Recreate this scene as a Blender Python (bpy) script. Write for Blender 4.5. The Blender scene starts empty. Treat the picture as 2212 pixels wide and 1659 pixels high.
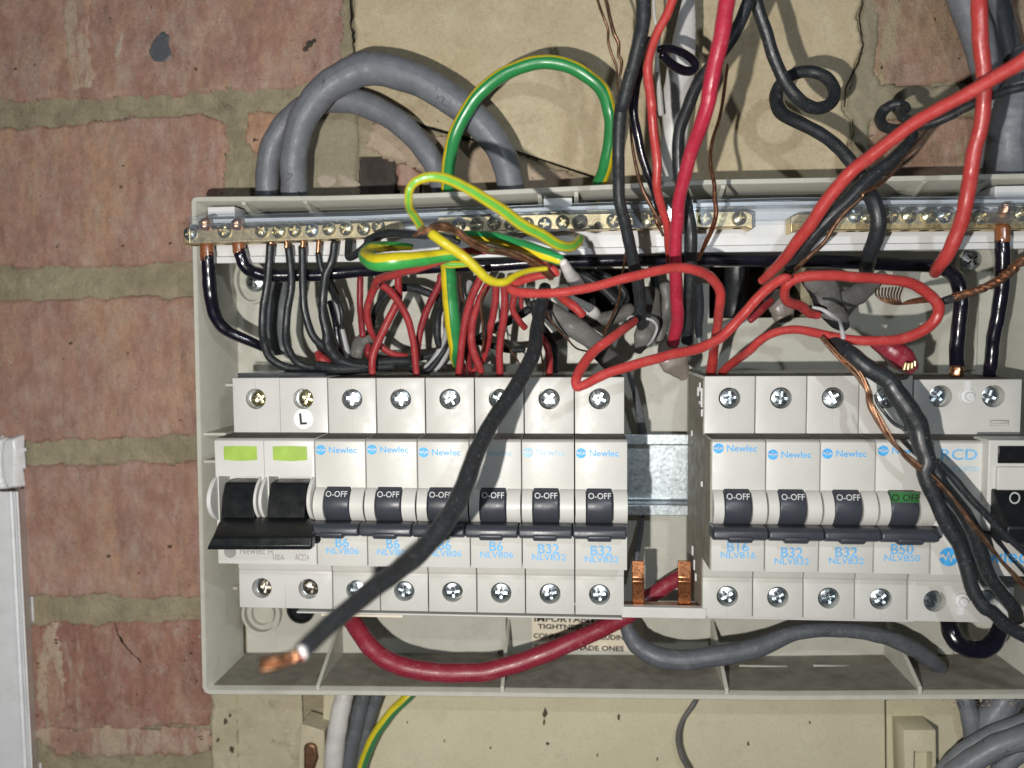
import bpy, bmesh, math, random
from mathutils import Vector, Matrix, noise
random.seed(7)
R = math.radians
sc = bpy.context.scene
# ------------------------------------------------------------------ camera
F, CX0, CY0 = 1690.0, 1106.0, 829.5          # focal length and centre in 2212-px picture units
cY = Vector((131/F, (CY0-715)/F, -1)).normalized()
cZ = Vector((-0.003, 1, 0)); cZ = (cZ - cZ.dot(cY)*cY).normalized()
cX = cY.cross(cZ)
RW = Matrix((cX, cY, cZ))
CAM = Vector((0, -0.326, 0))
cd = bpy.data.cameras.new('camera'); cam = bpy.data.objects.new('camera', cd)
sc.collection.objects.link(cam); sc.camera = cam
cam.matrix_world = Matrix.Translation(CAM) @ RW.to_4x4()
cd.sensor_width = 36; cd.lens = F/2212*36; cd.clip_start = 0.01; cd.clip_end = 20
cd.dof.use_dof = True; cd.dof.focus_distance = 0.272; cd.dof.aperture_fstop = 8.5
# ------------------------------------------------------------------ light: phone flash beside the lens + a work lamp above right
w = bpy.data.worlds.new('World'); sc.world = w; w.use_nodes = True
w.node_tree.nodes['Background'].inputs[0].default_value = (0.62, 0.72, 0.85, 1)
w.node_tree.nodes['Background'].inputs[1].default_value = 0.06
def lamp(name, off, watt, rad, col):
    l = bpy.data.lights.new(name, 'POINT'); l.energy = watt; l.shadow_soft_size = rad; l.color = col
    o = bpy.data.objects.new(name, l); sc.collection.objects.link(o); o.location = CAM + Vector(off); return o
lamp('flash_lamp', (-0.047, -0.030, -0.036), 4.2, 0.0022, (1, 0.97, 0.92))
lamp('work_lamp', (0.075, -0.03, 0.080), 0.92, 0.004, (0.86, 0.94, 1.0))
sc.cycles.diffuse_bounces = 2
vs = sc.view_settings; vs.view_transform = 'Standard'; vs.look = 'None'; vs.gamma = 1; vs.use_curve_mapping = False; vs.exposure = 0
# ------------------------------------------------------------------ picture measurements -> places in the room
FR = {'D': (0, 0, 4032/2212), 'T1': (0, 0, 1344/2212), 'T2': (1344, 0, 1344/2212), 'T3': (2688, 0, 1344/2212),
      'A': (600, 700, 900/2212), 'B': (1400, 700, 900/2212), 'C': (2200, 700, 900/2212), 'E': (3132, 700, 900/2212),
      'F1': (700, 1400, 1000/2212), 'F2': (1600, 1400, 1000/2212), 'F3': (2600, 1400, 716/2212), 'F4': (3316, 1400, 716/2212),
      'G1': (700, 2100, 1232/2212), 'G2': (1800, 2100, 1232/2212), 'G3': (2800, 2100, 1232/2212), 'H': (0, 1600, 900/1049),
      'J1': (2300, 0, 600/2212), 'J2': (3432, 0, 600/1422), 'J3': (1250, 1100, 600/2212), 'J4': (1850, 1150, 1000/2212),
      'J5': (3000, 1000, 1032/2212), 'J6': (3500, 1650, 532/1177), 'J7': (900, 350, 1100/2212)}
def fr(f, x, y):
    a = FR[f]; k = 2212/4032
    return (a[0]+x*a[2])*k, (a[1]+y*a[2])*k
def at(x, y, Y, f='D'):                       # Y in millimetres in front of (-) the wall
    if f != 'D': x, y = fr(f, x, y)
    d = RW @ Vector((x-CX0, -(y-CY0), -F))
    return CAM + d*((Y*0.001 - CAM.y)/d.y)
def pxm(P): return -(RW.transposed() @ (P-CAM)).z/F      # metres per picture unit at point P
# ------------------------------------------------------------------ object helpers
def link(o, parent=None):
    sc.collection.objects.link(o)
    if parent is not None: o.parent = parent
    return o
def tag(o, label=None, cat=None, group=None, kind=None):
    if label: o['label'] = label
    if cat: o['category'] = cat
    if group: o['group'] = group
    if kind: o['kind'] = kind
    return o
def empty(name, loc=(0, 0, 0), parent=None):
    o = bpy.data.objects.new(name, None); o.empty_display_size = 0.01; o.location = loc; return link(o, parent)
def smooth(me, ang=32):
    for p in me.polygons: p.use_smooth = True
    try: me.set_sharp_from_angle(angle=R(ang))
    except Exception: pass
def wpos(o):
    v = Vector((0, 0, 0))
    while o is not None: v += o.location; o = o.parent
    return v
class MB:
    def __init__(s): s.v = []; s.f = []; s.uv = {}
    def quadgrid(s, rows, close_u=False, close_v=False):
        b = len(s.v); n = len(rows[0])
        for r in rows: s.v += [Vector(p) for p in r]
        for i in range(len(rows)-(0 if close_v else 1)):
            for j in range(n-(0 if close_u else 1)):
                i2 = (i+1) % len(rows); j2 = (j+1) % n
                s.f.append((b+i*n+j, b+i*n+j2, b+i2*n+j2, b+i2*n+j))
        return b
    def box(s, a, b):
        x0, y0, z0 = [min(a[i], b[i]) for i in range(3)]; x1, y1, z1 = [max(a[i], b[i]) for i in range(3)]
        k = len(s.v)
        s.v += [Vector(p) for p in ((x0,y0,z0),(x1,y0,z0),(x1,y1,z0),(x0,y1,z0),(x0,y0,z1),(x1,y0,z1),(x1,y1,z1),(x0,y1,z1))]
        s.f += [tuple(k+i for i in q) for q in ((0,3,2,1),(4,5,6,7),(0,1,5,4),(1,2,6,5),(2,3,7,6),(3,0,4,7))]; return s
    def hexa(s, p):                                     # 8 points: back 4, front 4 (same order)
        k = len(s.v); s.v += [Vector(q) for q in p]
        s.f += [tuple(k+i for i in q) for q in ((0,1,2,3),(7,6,5,4),(0,4,5,1),(1,5,6,2),(2,6,7,3),(3,7,4,0))]; return s
    def prism(s, prof, x0, x1):                         # profile in (y,z), extruded along x
        k = len(s.v); n = len(prof)
        s.v += [Vector((x0, p[0], p[1])) for p in prof] + [Vector((x1, p[0], p[1])) for p in prof]
        s.f += [tuple(k+i for i in range(n)), tuple(k+n+i for i in reversed(range(n)))]
        s.f += [(k+i, k+n+i, k+n+(i+1) % n, k+(i+1) % n) for i in range(n)]; return s
    def plate(s, poly, y0, y1):                         # outline in (x,z), thickness along y
        k = len(s.v); n = len(poly)
        s.v += [Vector((p[0], y0, p[1])) for p in poly] + [Vector((p[0], y1, p[1])) for p in poly]
        s.f += [tuple(k+i for i in range(n)), tuple(k+n+i for i in reversed(range(n)))]
        s.f += [(k+i, k+n+i, k+n+(i+1) % n, k+(i+1) % n) for i in range(n)]; return s
    def lathe(s, prof, c=(0, 0, 0), n=24):              # profile (radius, y) about the y axis
        rows = [[(c[0]+r*math.cos(2*math.pi*j/n), c[1]+y, c[2]+r*math.sin(2*math.pi*j/n)) for j in range(n)] for r, y in prof]
        s.quadgrid(rows, close_u=True); return s
    def mesh(s, name, m, origin=(0, 0, 0), ang=32, sm=True):
        me = bpy.data.meshes.new(name); o = Vector(origin)
        me.from_pydata([tuple(v-o) for v in s.v], [], s.f); me.update()
        bm = bmesh.new(); bm.from_mesh(me); bmesh.ops.recalc_face_normals(bm, faces=bm.faces); bm.to_mesh(me); bm.free()
        if m: me.materials.append(m)
        if sm: smooth(me, ang)
        return me
    def build(s, name, m, parent=None, origin=None, bevel=0, ang=32, seg=2):
        """origin None and no parent: origin at the mean point; with a parent: coordinates are world, moved to the parent"""
        if parent is not None and origin is None: org = wpos(parent)
        elif origin == 'local': org = Vector((0, 0, 0))
        else: org = Vector(origin) if origin is not None else sum(s.v, Vector())/len(s.v)
        me = s.mesh(name, m, org, ang); o = bpy.data.objects.new(name, me)
        if parent is None and origin != 'local': o.location = org
        link(o, parent)
        if bevel:
            b = o.modifiers.new('bevel', 'BEVEL'); b.width = bevel; b.segments = seg; b.limit_method = 'ANGLE'; b.angle_limit = R(35)
        return o
def bake(o):                                            # apply an object's modifiers to its mesh
    dg = bpy.context.evaluated_depsgraph_get(); me = bpy.data.meshes.new_from_object(o.evaluated_get(dg))
    o.modifiers.clear(); o.data = me; smooth(me, 32); return me
def cut(o, cutter):
    c = cutter if isinstance(cutter, bpy.types.Object) else cutter.build('cutter', None, origin='local')
    m = o.modifiers.new('cut', 'BOOLEAN'); m.object = c; m.operation = 'DIFFERENCE'; m.solver = 'EXACT'
    bpy.context.view_layer.update(); bake(o); bpy.data.objects.remove(c)
def instance(src, parent, loc=None, name=None):
    c = src.copy(); sc.collection.objects.link(c); c.parent = parent
    if loc is not None: c.location = loc
    if name: c.name = name
    return c
# ------------------------------------------------------------------ materials
def nt(name):
    m = bpy.data.materials.new(name); m.use_nodes = True; t = m.node_tree; t.nodes.clear()
    out = t.nodes.new('ShaderNodeOutputMaterial'); p = t.nodes.new('ShaderNodeBsdfPrincipled')
    t.links.new(p.outputs[0], out.inputs[0]); return m, t, p, out
def node(t, typ, **kw):
    n = t.nodes.new(typ)
    for k, v in kw.items():
        if k.startswith('i_'): n.inputs[int(k[2:])].default_value = v
        else: setattr(n, k, v)
    return n
def noise_n(t, size_mm, detail=4, rough=0.55, co=None, stretch=None, dist=0):
    c = co
    if c is None:
        c = t.nodes.get('CO')
        if c is None:
            c = node(t, 'ShaderNodeTexCoord'); c.name = 'CO'
        c = c.outputs['Object']
    if stretch:
        mp = node(t, 'ShaderNodeMapping'); mp.inputs['Scale'].default_value = stretch; t.links.new(c, mp.inputs[0]); c = mp.outputs[0]
    n = node(t, 'ShaderNodeTexNoise'); n.inputs['Scale'].default_value = 1000/size_mm; n.inputs['Detail'].default_value = detail
    n.inputs['Roughness'].default_value = rough; n.inputs['Distortion'].default_value = dist
    t.links.new(c, n.inputs['Vector']); return n.outputs[0]
def ramp(t, src, stops):
    r = node(t, 'ShaderNodeValToRGB'); e = r.color_ramp.elements
    while len(e) < len(stops): e.new(0.5)
    for k, (p, c) in enumerate(stops):
        e[k].position = p; e[k].color = (c, c, c, 1) if isinstance(c, (int, float)) else (*c, 1)
    t.links.new(src, r.inputs[0]); return r.outputs[0]
def mix(t, fac, a, b, mode='MIX'):
    n = node(t, 'ShaderNodeMix', data_type='RGBA', blend_type=mode)
    for sck, v in ((0, fac), (6, a), (7, b)):
        if isinstance(v, (int, float)): n.inputs[sck].default_value = v if sck == 0 else (v, v, v, 1)
        elif isinstance(v, tuple): n.inputs[sck].default_value = (*v, 1)
        else: t.links.new(v, n.inputs[sck])
    return n.outputs[2]
def bump(t, p, h, dist_mm, strength=1.0, prev=None):
    b = node(t, 'ShaderNodeBump'); b.inputs['Strength'].default_value = strength; b.inputs['Distance'].default_value = dist_mm*0.001
    t.links.new(h, b.inputs['Height'])
    if prev: t.links.new(prev, b.inputs['Normal'])
    t.links.new(b.outputs[0], p.inputs['Normal']); return b.outputs[0]
def setp(p, **kw):
    for k, v in kw.items():
        k = {'spec': 'Specular IOR Level', 'rough': 'Roughness', 'metal': 'Metallic', 'coat': 'Coat Weight', 'coatr': 'Coat Roughness'}[k]
        p.inputs[k].default_value = v
def plastic(name, col, rough=0.38, var=0.08, size=6, bumpd=0.02, bsize=0.5, grime=0.25, gcol=(0.16, 0.13, 0.09), speck=0.3, spec=0.45, coat=0):
    m, t, p, _ = nt(name); setp(p, spec=spec, coat=coat, coatr=0.15)
    dark = tuple(c*(1-var*2) for c in col); lite = tuple(min(1, c*(1+var)) for c in col)
    c = mix(t, ramp(t, noise_n(t, size, 5), [(0.3, 0), (0.7, 1)]), dark, lite)
    g = ramp(t, noise_n(t, size*2.3, 8, 0.7), [(0.52, 0), (0.75, grime)])
    c = mix(t, g, c, gcol)
    s = ramp(t, noise_n(t, 0.9, 2, 0.5), [(0.70, 0), (0.76, speck)])
    c = mix(t, s, c, gcol)
    t.links.new(c, p.inputs['Base Color'])
    t.links.new(ramp(t, noise_n(t, size*0.8, 6, 0.65), [(0.3, max(0.05, rough-0.1)), (0.75, min(1, rough+0.15))]), p.inputs['Roughness'])
    if bumpd: bump(t, p, noise_n(t, bsize, 4), bumpd)
    return m
def metal(name, col, rough=0.25, var=0.2, size=2, bumpd=0.02, bsize=0.7, tarn=None, stretch=None):
    m, t, p, _ = nt(name); setp(p, metal=1.0)
    c = mix(t, ramp(t, noise_n(t, size, 4, 0.6, stretch=stretch), [(0.35, 0), (0.68, 1)]), tuple(k*(1-var) for k in col), col)
    if tarn: c = mix(t, ramp(t, noise_n(t, size*2, 6, 0.7), [(0.45, 0), (0.7, 0.8)]), c, tarn)
    t.links.new(c, p.inputs['Base Color'])
    t.links.new(ramp(t, noise_n(t, size*0.6, 4), [(0.3, max(0.04, rough-0.1)), (0.75, rough+0.15)]), p.inputs['Roughness'])
    if bumpd: bump(t, p, noise_n(t, bsize, 3, stretch=stretch), bumpd)
    return m
def pvc(name, col, rough=0.33, var=0.10, coat=0.03, dust=0.18, crease=0):
    m, t, p, _ = nt(name); setp(p, spec=0.5, coat=coat, coatr=0.2)
    c = mix(t, ramp(t, noise_n(t, 7, 5), [(0.3, 0), (0.7, 1)]), tuple(k*(1-var) for k in col), tuple(min(1, k*(1+var)) for k in col))
    c = mix(t, ramp(t, noise_n(t, 3.5, 8, 0.75), [(0.55, 0), (0.8, dust)]), c, (0.5, 0.47, 0.42))
    if crease:
        v = node(t, 'ShaderNodeTexVoronoi', feature='DISTANCE_TO_EDGE'); v.inputs['Scale'].default_value = 1000/16
        mp = node(t, 'ShaderNodeVectorMath', operation='MULTIPLY_ADD'); wv = node(t, 'ShaderNodeTexNoise'); wv.inputs['Scale'].default_value = 1000/6; t.links.new(t.nodes['CO'].outputs['Object'], wv.inputs['Vector'])
        t.links.new(wv.outputs['Color'], mp.inputs[0]); mp.inputs[1].default_value = (0.012, 0.012, 0.012); t.links.new(t.nodes['CO'].outputs['Object'], mp.inputs[2]); t.links.new(mp.outputs[0], v.inputs['Vector'])
        ln = ramp(t, v.outputs[0], [(0.004, 1), (0.016, 0)]); mk_ = ramp(t, noise_n(t, 18, 3), [(0.5, 0), (0.56, crease)])
        c = mix(t, mix(t, 1.0, ln, mk_, 'MULTIPLY'), c, (0.02, 0.02, 0.02))
    c = mix(t, ramp(t, noise_n(t, 0.8, 3, 0.7), [(0.60, 0), (0.72, 0.25 if dust > 0.05 else 0)]), c, (0.45, 0.42, 0.38))
    t.links.new(c, p.inputs['Base Color'])
    t.links.new(ramp(t, noise_n(t, 2.2, 6, 0.7), [(0.3, rough-0.08), (0.75, rough+0.18)]), p.inputs['Roughness'])
    bump(t, p, noise_n(t, 1.3, 3), 0.05); return m
def striped(name, a, h, base=(0.03, 0.26, 0.075), stripe=(0.72, 0.56, 0.02)):
    m, t, p, _ = nt(name); setp(p, spec=0.5, coat=0.12, coatr=0.2, rough=0.33)
    u = node(t, 'ShaderNodeUVMap'); sp = node(t, 'ShaderNodeSeparateXYZ'); t.links.new(u.outputs[0], sp.inputs[0])
    wob = node(t, 'ShaderNodeMath', operation='MULTIPLY_ADD'); t.links.new(noise_n(t, 14, 2), wob.inputs[0]); wob.inputs[1].default_value = 0.05; t.links.new(sp.outputs[0], wob.inputs[2])
    f = node(t, 'ShaderNodeMath', operation='ADD'); t.links.new(wob.outputs[0], f.inputs[0]); f.inputs[1].default_value = 1.475-a
    g = node(t, 'ShaderNodeMath', operation='FRACT'); t.links.new(f.outputs[0], g.inputs[0])
    s = node(t, 'ShaderNodeMath', operation='SUBTRACT'); t.links.new(g.outputs[0], s.inputs[0]); s.inputs[1].default_value = 0.5
    ab = node(t, 'ShaderNodeMath', operation='ABSOLUTE'); t.links.new(s.outputs[0], ab.inputs[0])
    k = ramp(t, ab.outputs[0], [(max(0, h-0.006), 1), (h+0.006, 0)])
    c = mix(t, k, base, stripe)
    c = mix(t, ramp(t, noise_n(t, 4, 8, 0.75), [(0.52, 0), (0.8, 0.35)]), c, (0.05, 0.07, 0.04))
    t.links.new(c, p.inputs['Base Color']); bump(t, p, noise_n(t, 1.5, 3), 0.04); return m
def brick_mat(name, c1, c2, c3, paint=(0.62, 0.55, 0.42), pamt=0.0, seed=0, bumpd=0.9):
    m, t, p, _ = nt(name); setp(p, spec=0.2, rough=0.85)
    co = node(t, 'ShaderNodeTexCoord'); mp = node(t, 'ShaderNodeMapping'); mp.inputs['Location'].default_value = (seed*0.37, seed*0.11, seed*0.23)
    t.links.new(co.outputs['Object'], mp.inputs[0]); v = mp.outputs[0]
    c = mix(t, ramp(t, noise_n(t, 22, 6, 0.62, v), [(0.32, 0), (0.68, 1)]), c1, c2)
    c = mix(t, ramp(t, noise_n(t, 30, 6, 0.7, v, (1.6, 1, 0.6)), [(0.48, 0), (0.62, 0.85)]), c, c3)
    c = mix(t, ramp(t, noise_n(t, 16, 8, 0.75, v, (1.4, 1, 0.7)), [(0.50, 0), (0.70, 0.5)]), c, tuple(k*0.55 for k in c2))
    c = mix(t, ramp(t, noise_n(t, 5, 8, 0.75, v, (1.0, 1, 0.45)), [(0.35, 0.45), (0.56, 0)]), c, tuple(k*0.45 for k in c1))
    c = mix(t, ramp(t, noise_n(t, 12, 9, 0.82, v, (1.3, 1, 0.7)), [(0.47, 0), (0.66, 0.65)]), c, (0.50, 0.41, 0.34))
    c = mix(t, ramp(t, noise_n(t, 4.5, 6, 0.8, v, (1, 1, 0.35)), [(0.60, 0), (0.72, 0.55)]), c, (0.60, 0.50, 0.44))
    c = mix(t, ramp(t, noise_n(t, 0.7, 3, 0.7, v), [(0.58, 0), (0.72, 0.4)]), c, (0.52, 0.36, 0.28))
    if pamt: c = mix(t, ramp(t, noise_n(t, 26, 9, 0.72, v, (2.2, 1, 0.5)), [(0.62-pamt*0.35, 0), (0.68-pamt*0.35, 0.9)]), c, paint)
    c = mix(t, ramp(t, noise_n(t, 0.75, 3, 0.6, v), [(0.36, 0.5), (0.46, 0)]), c, tuple(k*0.5 for k in c1))
    pit = ramp(t, noise_n(t, 2.6, 3, 0.5, v), [(0.25, 1), (0.30, 0)])
    c = mix(t, pit, c, (0.045, 0.03, 0.028))
    t.links.new(c, p.inputs['Base Color'])
    n1 = bump(t, p, noise_n(t, 7, 10, 0.72, v), bumpd)
    n2 = bump(t, p, noise_n(t, 0.9, 4, 0.6, v), bumpd*0.28, prev=n1)
    bump(t, p, pit, 0.5, -1.0 if False else 0.6, prev=n2); return m
def paint_mat(name, col, col2, dirt=(0.14, 0.11, 0.07), damt=0.3, bumpd=0.22, grain=1.1, speck=0.7, seed=0, stretch=None):
    m, t, p, _ = nt(name); setp(p, spec=0.25, rough=0.72)
    co = node(t, 'ShaderNodeTexCoord'); mp = node(t, 'ShaderNodeMapping'); mp.inputs['Location'].default_value = (seed*0.31, seed*0.17, seed*0.41)
    t.links.new(co.outputs['Object'], mp.inputs[0]); v = mp.outputs[0]
    c = mix(t, ramp(t, noise_n(t, 28, 7, 0.62, v, stretch), [(0.34, 0), (0.66, 1)]), col, col2)
    c = mix(t, ramp(t, noise_n(t, 11, 9, 0.75, v, stretch), [(0.54, 0), (0.74, damt)]), c, dirt)
    c = mix(t, ramp(t, noise_n(t, 1.0, 4, 0.7, v), [(0.34, 0.35), (0.50, 0)]), c, tuple(k*0.6 for k in col))
    c = mix(t, ramp(t, noise_n(t, 6, 9, 0.8, v, (1, 1, 0.6)), [(0.52, 0), (0.70, damt*0.6)]), c, tuple(min(0.8, k*1.5) for k in col2))
    c = mix(t, ramp(t, noise_n(t, 2.2, 2, 0.5, v), [(0.215, speck), (0.25, 0)]), c, (0.06, 0.045, 0.03))
    t.links.new(c, p.inputs['Base Color'])
    n1 = bump(t, p, noise_n(t, 9, 9, 0.6, v), bumpd*1.5)
    bump(t, p, noise_n(t, grain, 5, 0.65, v), bumpd*0.5, prev=n1); return m
M = {}
M['tray'] = plastic('aged_cream_plastic', (0.505, 0.497, 0.43), rough=0.42, var=0.03, grime=0.18, speck=0.5, gcol=(0.12, 0.10, 0.07))
M['carrier'] = plastic('white_plastic', (0.70, 0.70, 0.70), rough=0.3, var=0.02, grime=0.08, speck=0.15)
M['brk'] = plastic('breaker_plastic', (0.565, 0.558, 0.522), rough=0.40, var=0.02, grime=0.10, speck=0.10, size=9, bumpd=0.008)
M['brk2'] = plastic('switch_plastic', (0.585, 0.578, 0.55), rough=0.36, var=0.02, grime=0.10, speck=0.08, size=9, bumpd=0.008)
M['grime'] = plastic('grimy_shaded_plastic', (0.30, 0.28, 0.23), rough=0.6, var=0.15, grime=0.7, speck=0.6)  # side plate colour: grime plus the side's shade
M['dust'] = plastic('dusty_shaded_plastic', (0.27, 0.255, 0.215), rough=0.75, var=0.12, grime=0.5, gcol=(0.12, 0.095, 0.07), speck=0.8, spec=0.1)
M['lever'] = plastic('dark_grey_lever', (0.042, 0.046, 0.058), rough=0.36, var=0.05, grime=0.1, gcol=(0.09, 0.085, 0.08), speck=0.05)
M['black'] = plastic('black_plastic', (0.008, 0.009, 0.010), rough=0.34, var=0.05, grime=0.06, gcol=(0.05, 0.05, 0.05), speck=0.05)
M['green_tip'] = plastic('green_window', (0.34, 0.50, 0.09), rough=0.35, grime=0.05, speck=0.05)
M['dk_green'] = plastic('dark_green_tip', (0.035, 0.16, 0.045), rough=0.4, grime=0.3, speck=0.1)
M['blue'] = plastic('blue_print', (0.075, 0.42, 0.86), rough=0.5, var=0.15, size=1.5, grime=0, speck=0, bumpd=0)
M['pblue'] = plastic('faded_blue_print', (0.36, 0.56, 0.70), rough=0.5, var=0.15, size=1.5, grime=0, speck=0, bumpd=0)
M['gprint'] = plastic('grey_print', (0.28, 0.275, 0.27), rough=0.5, grime=0, speck=0, bumpd=0)
M['wprint'] = plastic('white_print', (0.58, 0.60, 0.60), rough=0.5, grime=0.2, speck=0.1, bumpd=0)
M['bprint'] = plastic('black_print', (0.02, 0.02, 0.02), rough=0.5, grime=0, speck=0, bumpd=0)
M['emboss'] = plastic('embossed_black', (0.022, 0.024, 0.026), rough=0.3, grime=0, speck=0, bumpd=0)
M['sticker'] = plastic('cream_sticker', (0.74, 0.66, 0.52), rough=0.5, var=0.02, grime=0.06, speck=0.05, bumpd=0.004)
M['wsticker'] = plastic('white_sticker', (0.88, 0.88, 0.87), rough=0.45, var=0.02, grime=0.05, speck=0.05, bumpd=0)
M['zinc'] = metal('zinc_screw', (0.66, 0.72, 0.75), rough=0.30, var=0.25, size=1.5, bumpd=0.03)
M['galv'] = metal('galvanised_rail', (0.66, 0.72, 0.75), rough=0.42, var=0.35, size=1.6, bumpd=0.05, bsize=1.4)
M['brass'] = metal('brass', (0.80, 0.64, 0.36), rough=0.48, var=0.25, size=2.5, bumpd=0.03)
M['near_black'] = plastic('near_black_top', (0.045, 0.040, 0.036), rough=0.5, var=0.2, grime=0.6, gcol=(0.12, 0.10, 0.08), speck=0.5, spec=0.3)
M['ledge'] = plastic('dusty_ledge', (0.20, 0.185, 0.165), rough=0.8, var=0.2, grime=0.7, gcol=(0.10, 0.085, 0.07), speck=0.7, spec=0.1)
M['chip'] = plastic('brown_chip', (0.10, 0.065, 0.045), rough=0.9, spec=0.1)
M['nickel'] = metal('dull_nickel_screw', (0.52, 0.47, 0.40), rough=0.3, var=0.35, size=1.4, bumpd=0.04)
M['brass_screw'] = metal('passivated_screw', (0.80, 0.72, 0.44), rough=0.28, var=0.35, size=1.4, bumpd=0.04)
M['copper'] = metal('copper', (0.80, 0.42, 0.24), rough=0.3, var=0.3, size=3, tarn=(0.35, 0.17, 0.09))
M['dcopper'] = metal('tarnished_copper', (0.62, 0.37, 0.24), rough=0.42, var=0.3, size=3, tarn=(0.34, 0.19, 0.12))
M['tooth'] = metal('copper_busbar_tooth', (0.62, 0.27, 0.13), rough=0.36, var=0.3, size=1.5, stretch=(1, 1, 0.2), bumpd=0.04)
M['red'] = pvc('red_pvc', (0.43, 0.044, 0.040)); M['dred'] = pvc('dark_red_pvc', (0.24, 0.020, 0.026), rough=0.4)
M['red_shaded'] = pvc('shaded_red_pvc', (0.33, 0.030, 0.034), rough=0.4, dust=0.2)
M['pink'] = pvc('crimson_pvc', (0.40, 0.022, 0.048)); M['tailred'] = pvc('tail_red_pvc', (0.25, 0.020, 0.038), rough=0.36, dust=0.25)
M['blk'] = pvc('black_pvc', (0.018, 0.021, 0.024), dust=0.06, rough=0.4); M['gblk'] = pvc('glossy_black_pvc', (0.006, 0.005, 0.012), rough=0.16, dust=0.02, coat=0.6)
M['grey'] = pvc('grey_pvc', (0.165, 0.175, 0.195), rough=0.48, var=0.16, dust=0.3, crease=0.8); M['dgrey'] = pvc('dark_grey_pvc', (0.095, 0.103, 0.115), rough=0.48, dust=0.25, crease=0.5)
M['sheath'] = pvc('old_grey_sheath', (0.11, 0.105, 0.097), rough=0.55, dust=0.25); M['wsheath'] = pvc('white_sheath', (0.56, 0.54, 0.52), rough=0.45, dust=0.3)
M['lgrey'] = pvc('pale_grey_pvc', (0.42, 0.42, 0.43), rough=0.45, dust=0.3); M['amber'] = pvc('brown_end_sleeve', (0.25, 0.085, 0.03), rough=0.2, coat=0.5)
M['translucent'] = pvc('smoky_sheath', (0.22, 0.185, 0.16), rough=0.3, dust=0.3)
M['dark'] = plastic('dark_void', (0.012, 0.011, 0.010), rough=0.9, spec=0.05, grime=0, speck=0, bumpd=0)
M['brick1'] = brick_mat('red_brick', (0.46, 0.275, 0.212), (0.35, 0.195, 0.150), (0.50, 0.31, 0.20), pamt=0.0, seed=1)
M['brick2'] = brick_mat('red_brick_stained', (0.45, 0.265, 0.208), (0.33, 0.180, 0.142), (0.50, 0.31, 0.20), pamt=0.0, seed=4)
M['brick3'] = brick_mat('red_brick_limewashed', (0.40, 0.205, 0.16), (0.30, 0.145, 0.112), (0.44, 0.26, 0.17), paint=(0.44, 0.34, 0.27), pamt=0.08, seed=9)
M['brick4'] = brick_mat('pale_painted_brick', (0.40, 0.25, 0.18), (0.34, 0.20, 0.145), (0.42, 0.30, 0.19), paint=(0.40, 0.34, 0.22), pamt=0.22, seed=5)
M['bricko'] = brick_mat('orange_brick', (0.52, 0.30, 0.19), (0.46, 0.25, 0.16), (0.50, 0.33, 0.21), seed=7)
M['mortar'] = paint_mat('olive_mortar', (0.27, 0.232, 0.150), (0.41, 0.355, 0.240), dirt=(0.10, 0.085, 0.05), damt=0.7, bumpd=1.1, grain=1.0)
M['cement'] = paint_mat('grey_cement', (0.26, 0.225, 0.16), (0.33, 0.29, 0.20), dirt=(0.13, 0.11, 0.07), damt=0.6, bumpd=0.5, seed=3)
M['wash'] = paint_mat('lime_smear', (0.46, 0.39, 0.31), (0.38, 0.31, 0.24), dirt=(0.16, 0.10, 0.07), damt=0.7, bumpd=0.5, seed=6)
M['washb'] = brick_mat('limewashed_brick_patch', (0.44, 0.26, 0.20), (0.38, 0.21, 0.16), (0.5, 0.33, 0.22), paint=(0.50, 0.40, 0.30), pamt=0.42, seed=13)
M['painted'] = paint_mat('cream_painted_block', (0.50, 0.405, 0.255), (0.60, 0.51, 0.35), dirt=(0.26, 0.18, 0.10), damt=0.55, bumpd=0.30, seed=2)
M['plaster'] = paint_mat('broken_plaster', (0.50, 0.40, 0.30), (0.42, 0.32, 0.22), dirt=(0.16, 0.09, 0.05), damt=0.7, bumpd=1.0, seed=8)
M['wood'] = paint_mat('dark_old_wood', (0.12, 0.10, 0.08), (0.05, 0.042, 0.036), dirt=(0.22, 0.19, 0.15), damt=0.6, bumpd=1.2, seed=5, stretch=(2.5, 1, 0.5))
M['panel'] = paint_mat('cream_gloss_panel', (0.56, 0.51, 0.355), (0.60, 0.55, 0.395), dirt=(0.25, 0.19, 0.10), damt=0.28, bumpd=0.08, seed=1, speck=0.9)
M['panel2'] = paint_mat('chipped_cream_paint', (0.52, 0.47, 0.34), (0.46, 0.41, 0.28), dirt=(0.10, 0.07, 0.04), damt=0.75, bumpd=0.4, seed=12)
M['trunk'] = plastic('white_trunking', (0.80, 0.81, 0.82), rough=0.3, var=0.03, grime=0.18, speck=0.2, gcol=(0.3, 0.25, 0.2))
M['rust'] = metal('rusty_steel', (0.35, 0.2, 0.12), rough=0.6, tarn=(0.15, 0.06, 0.03))
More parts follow.
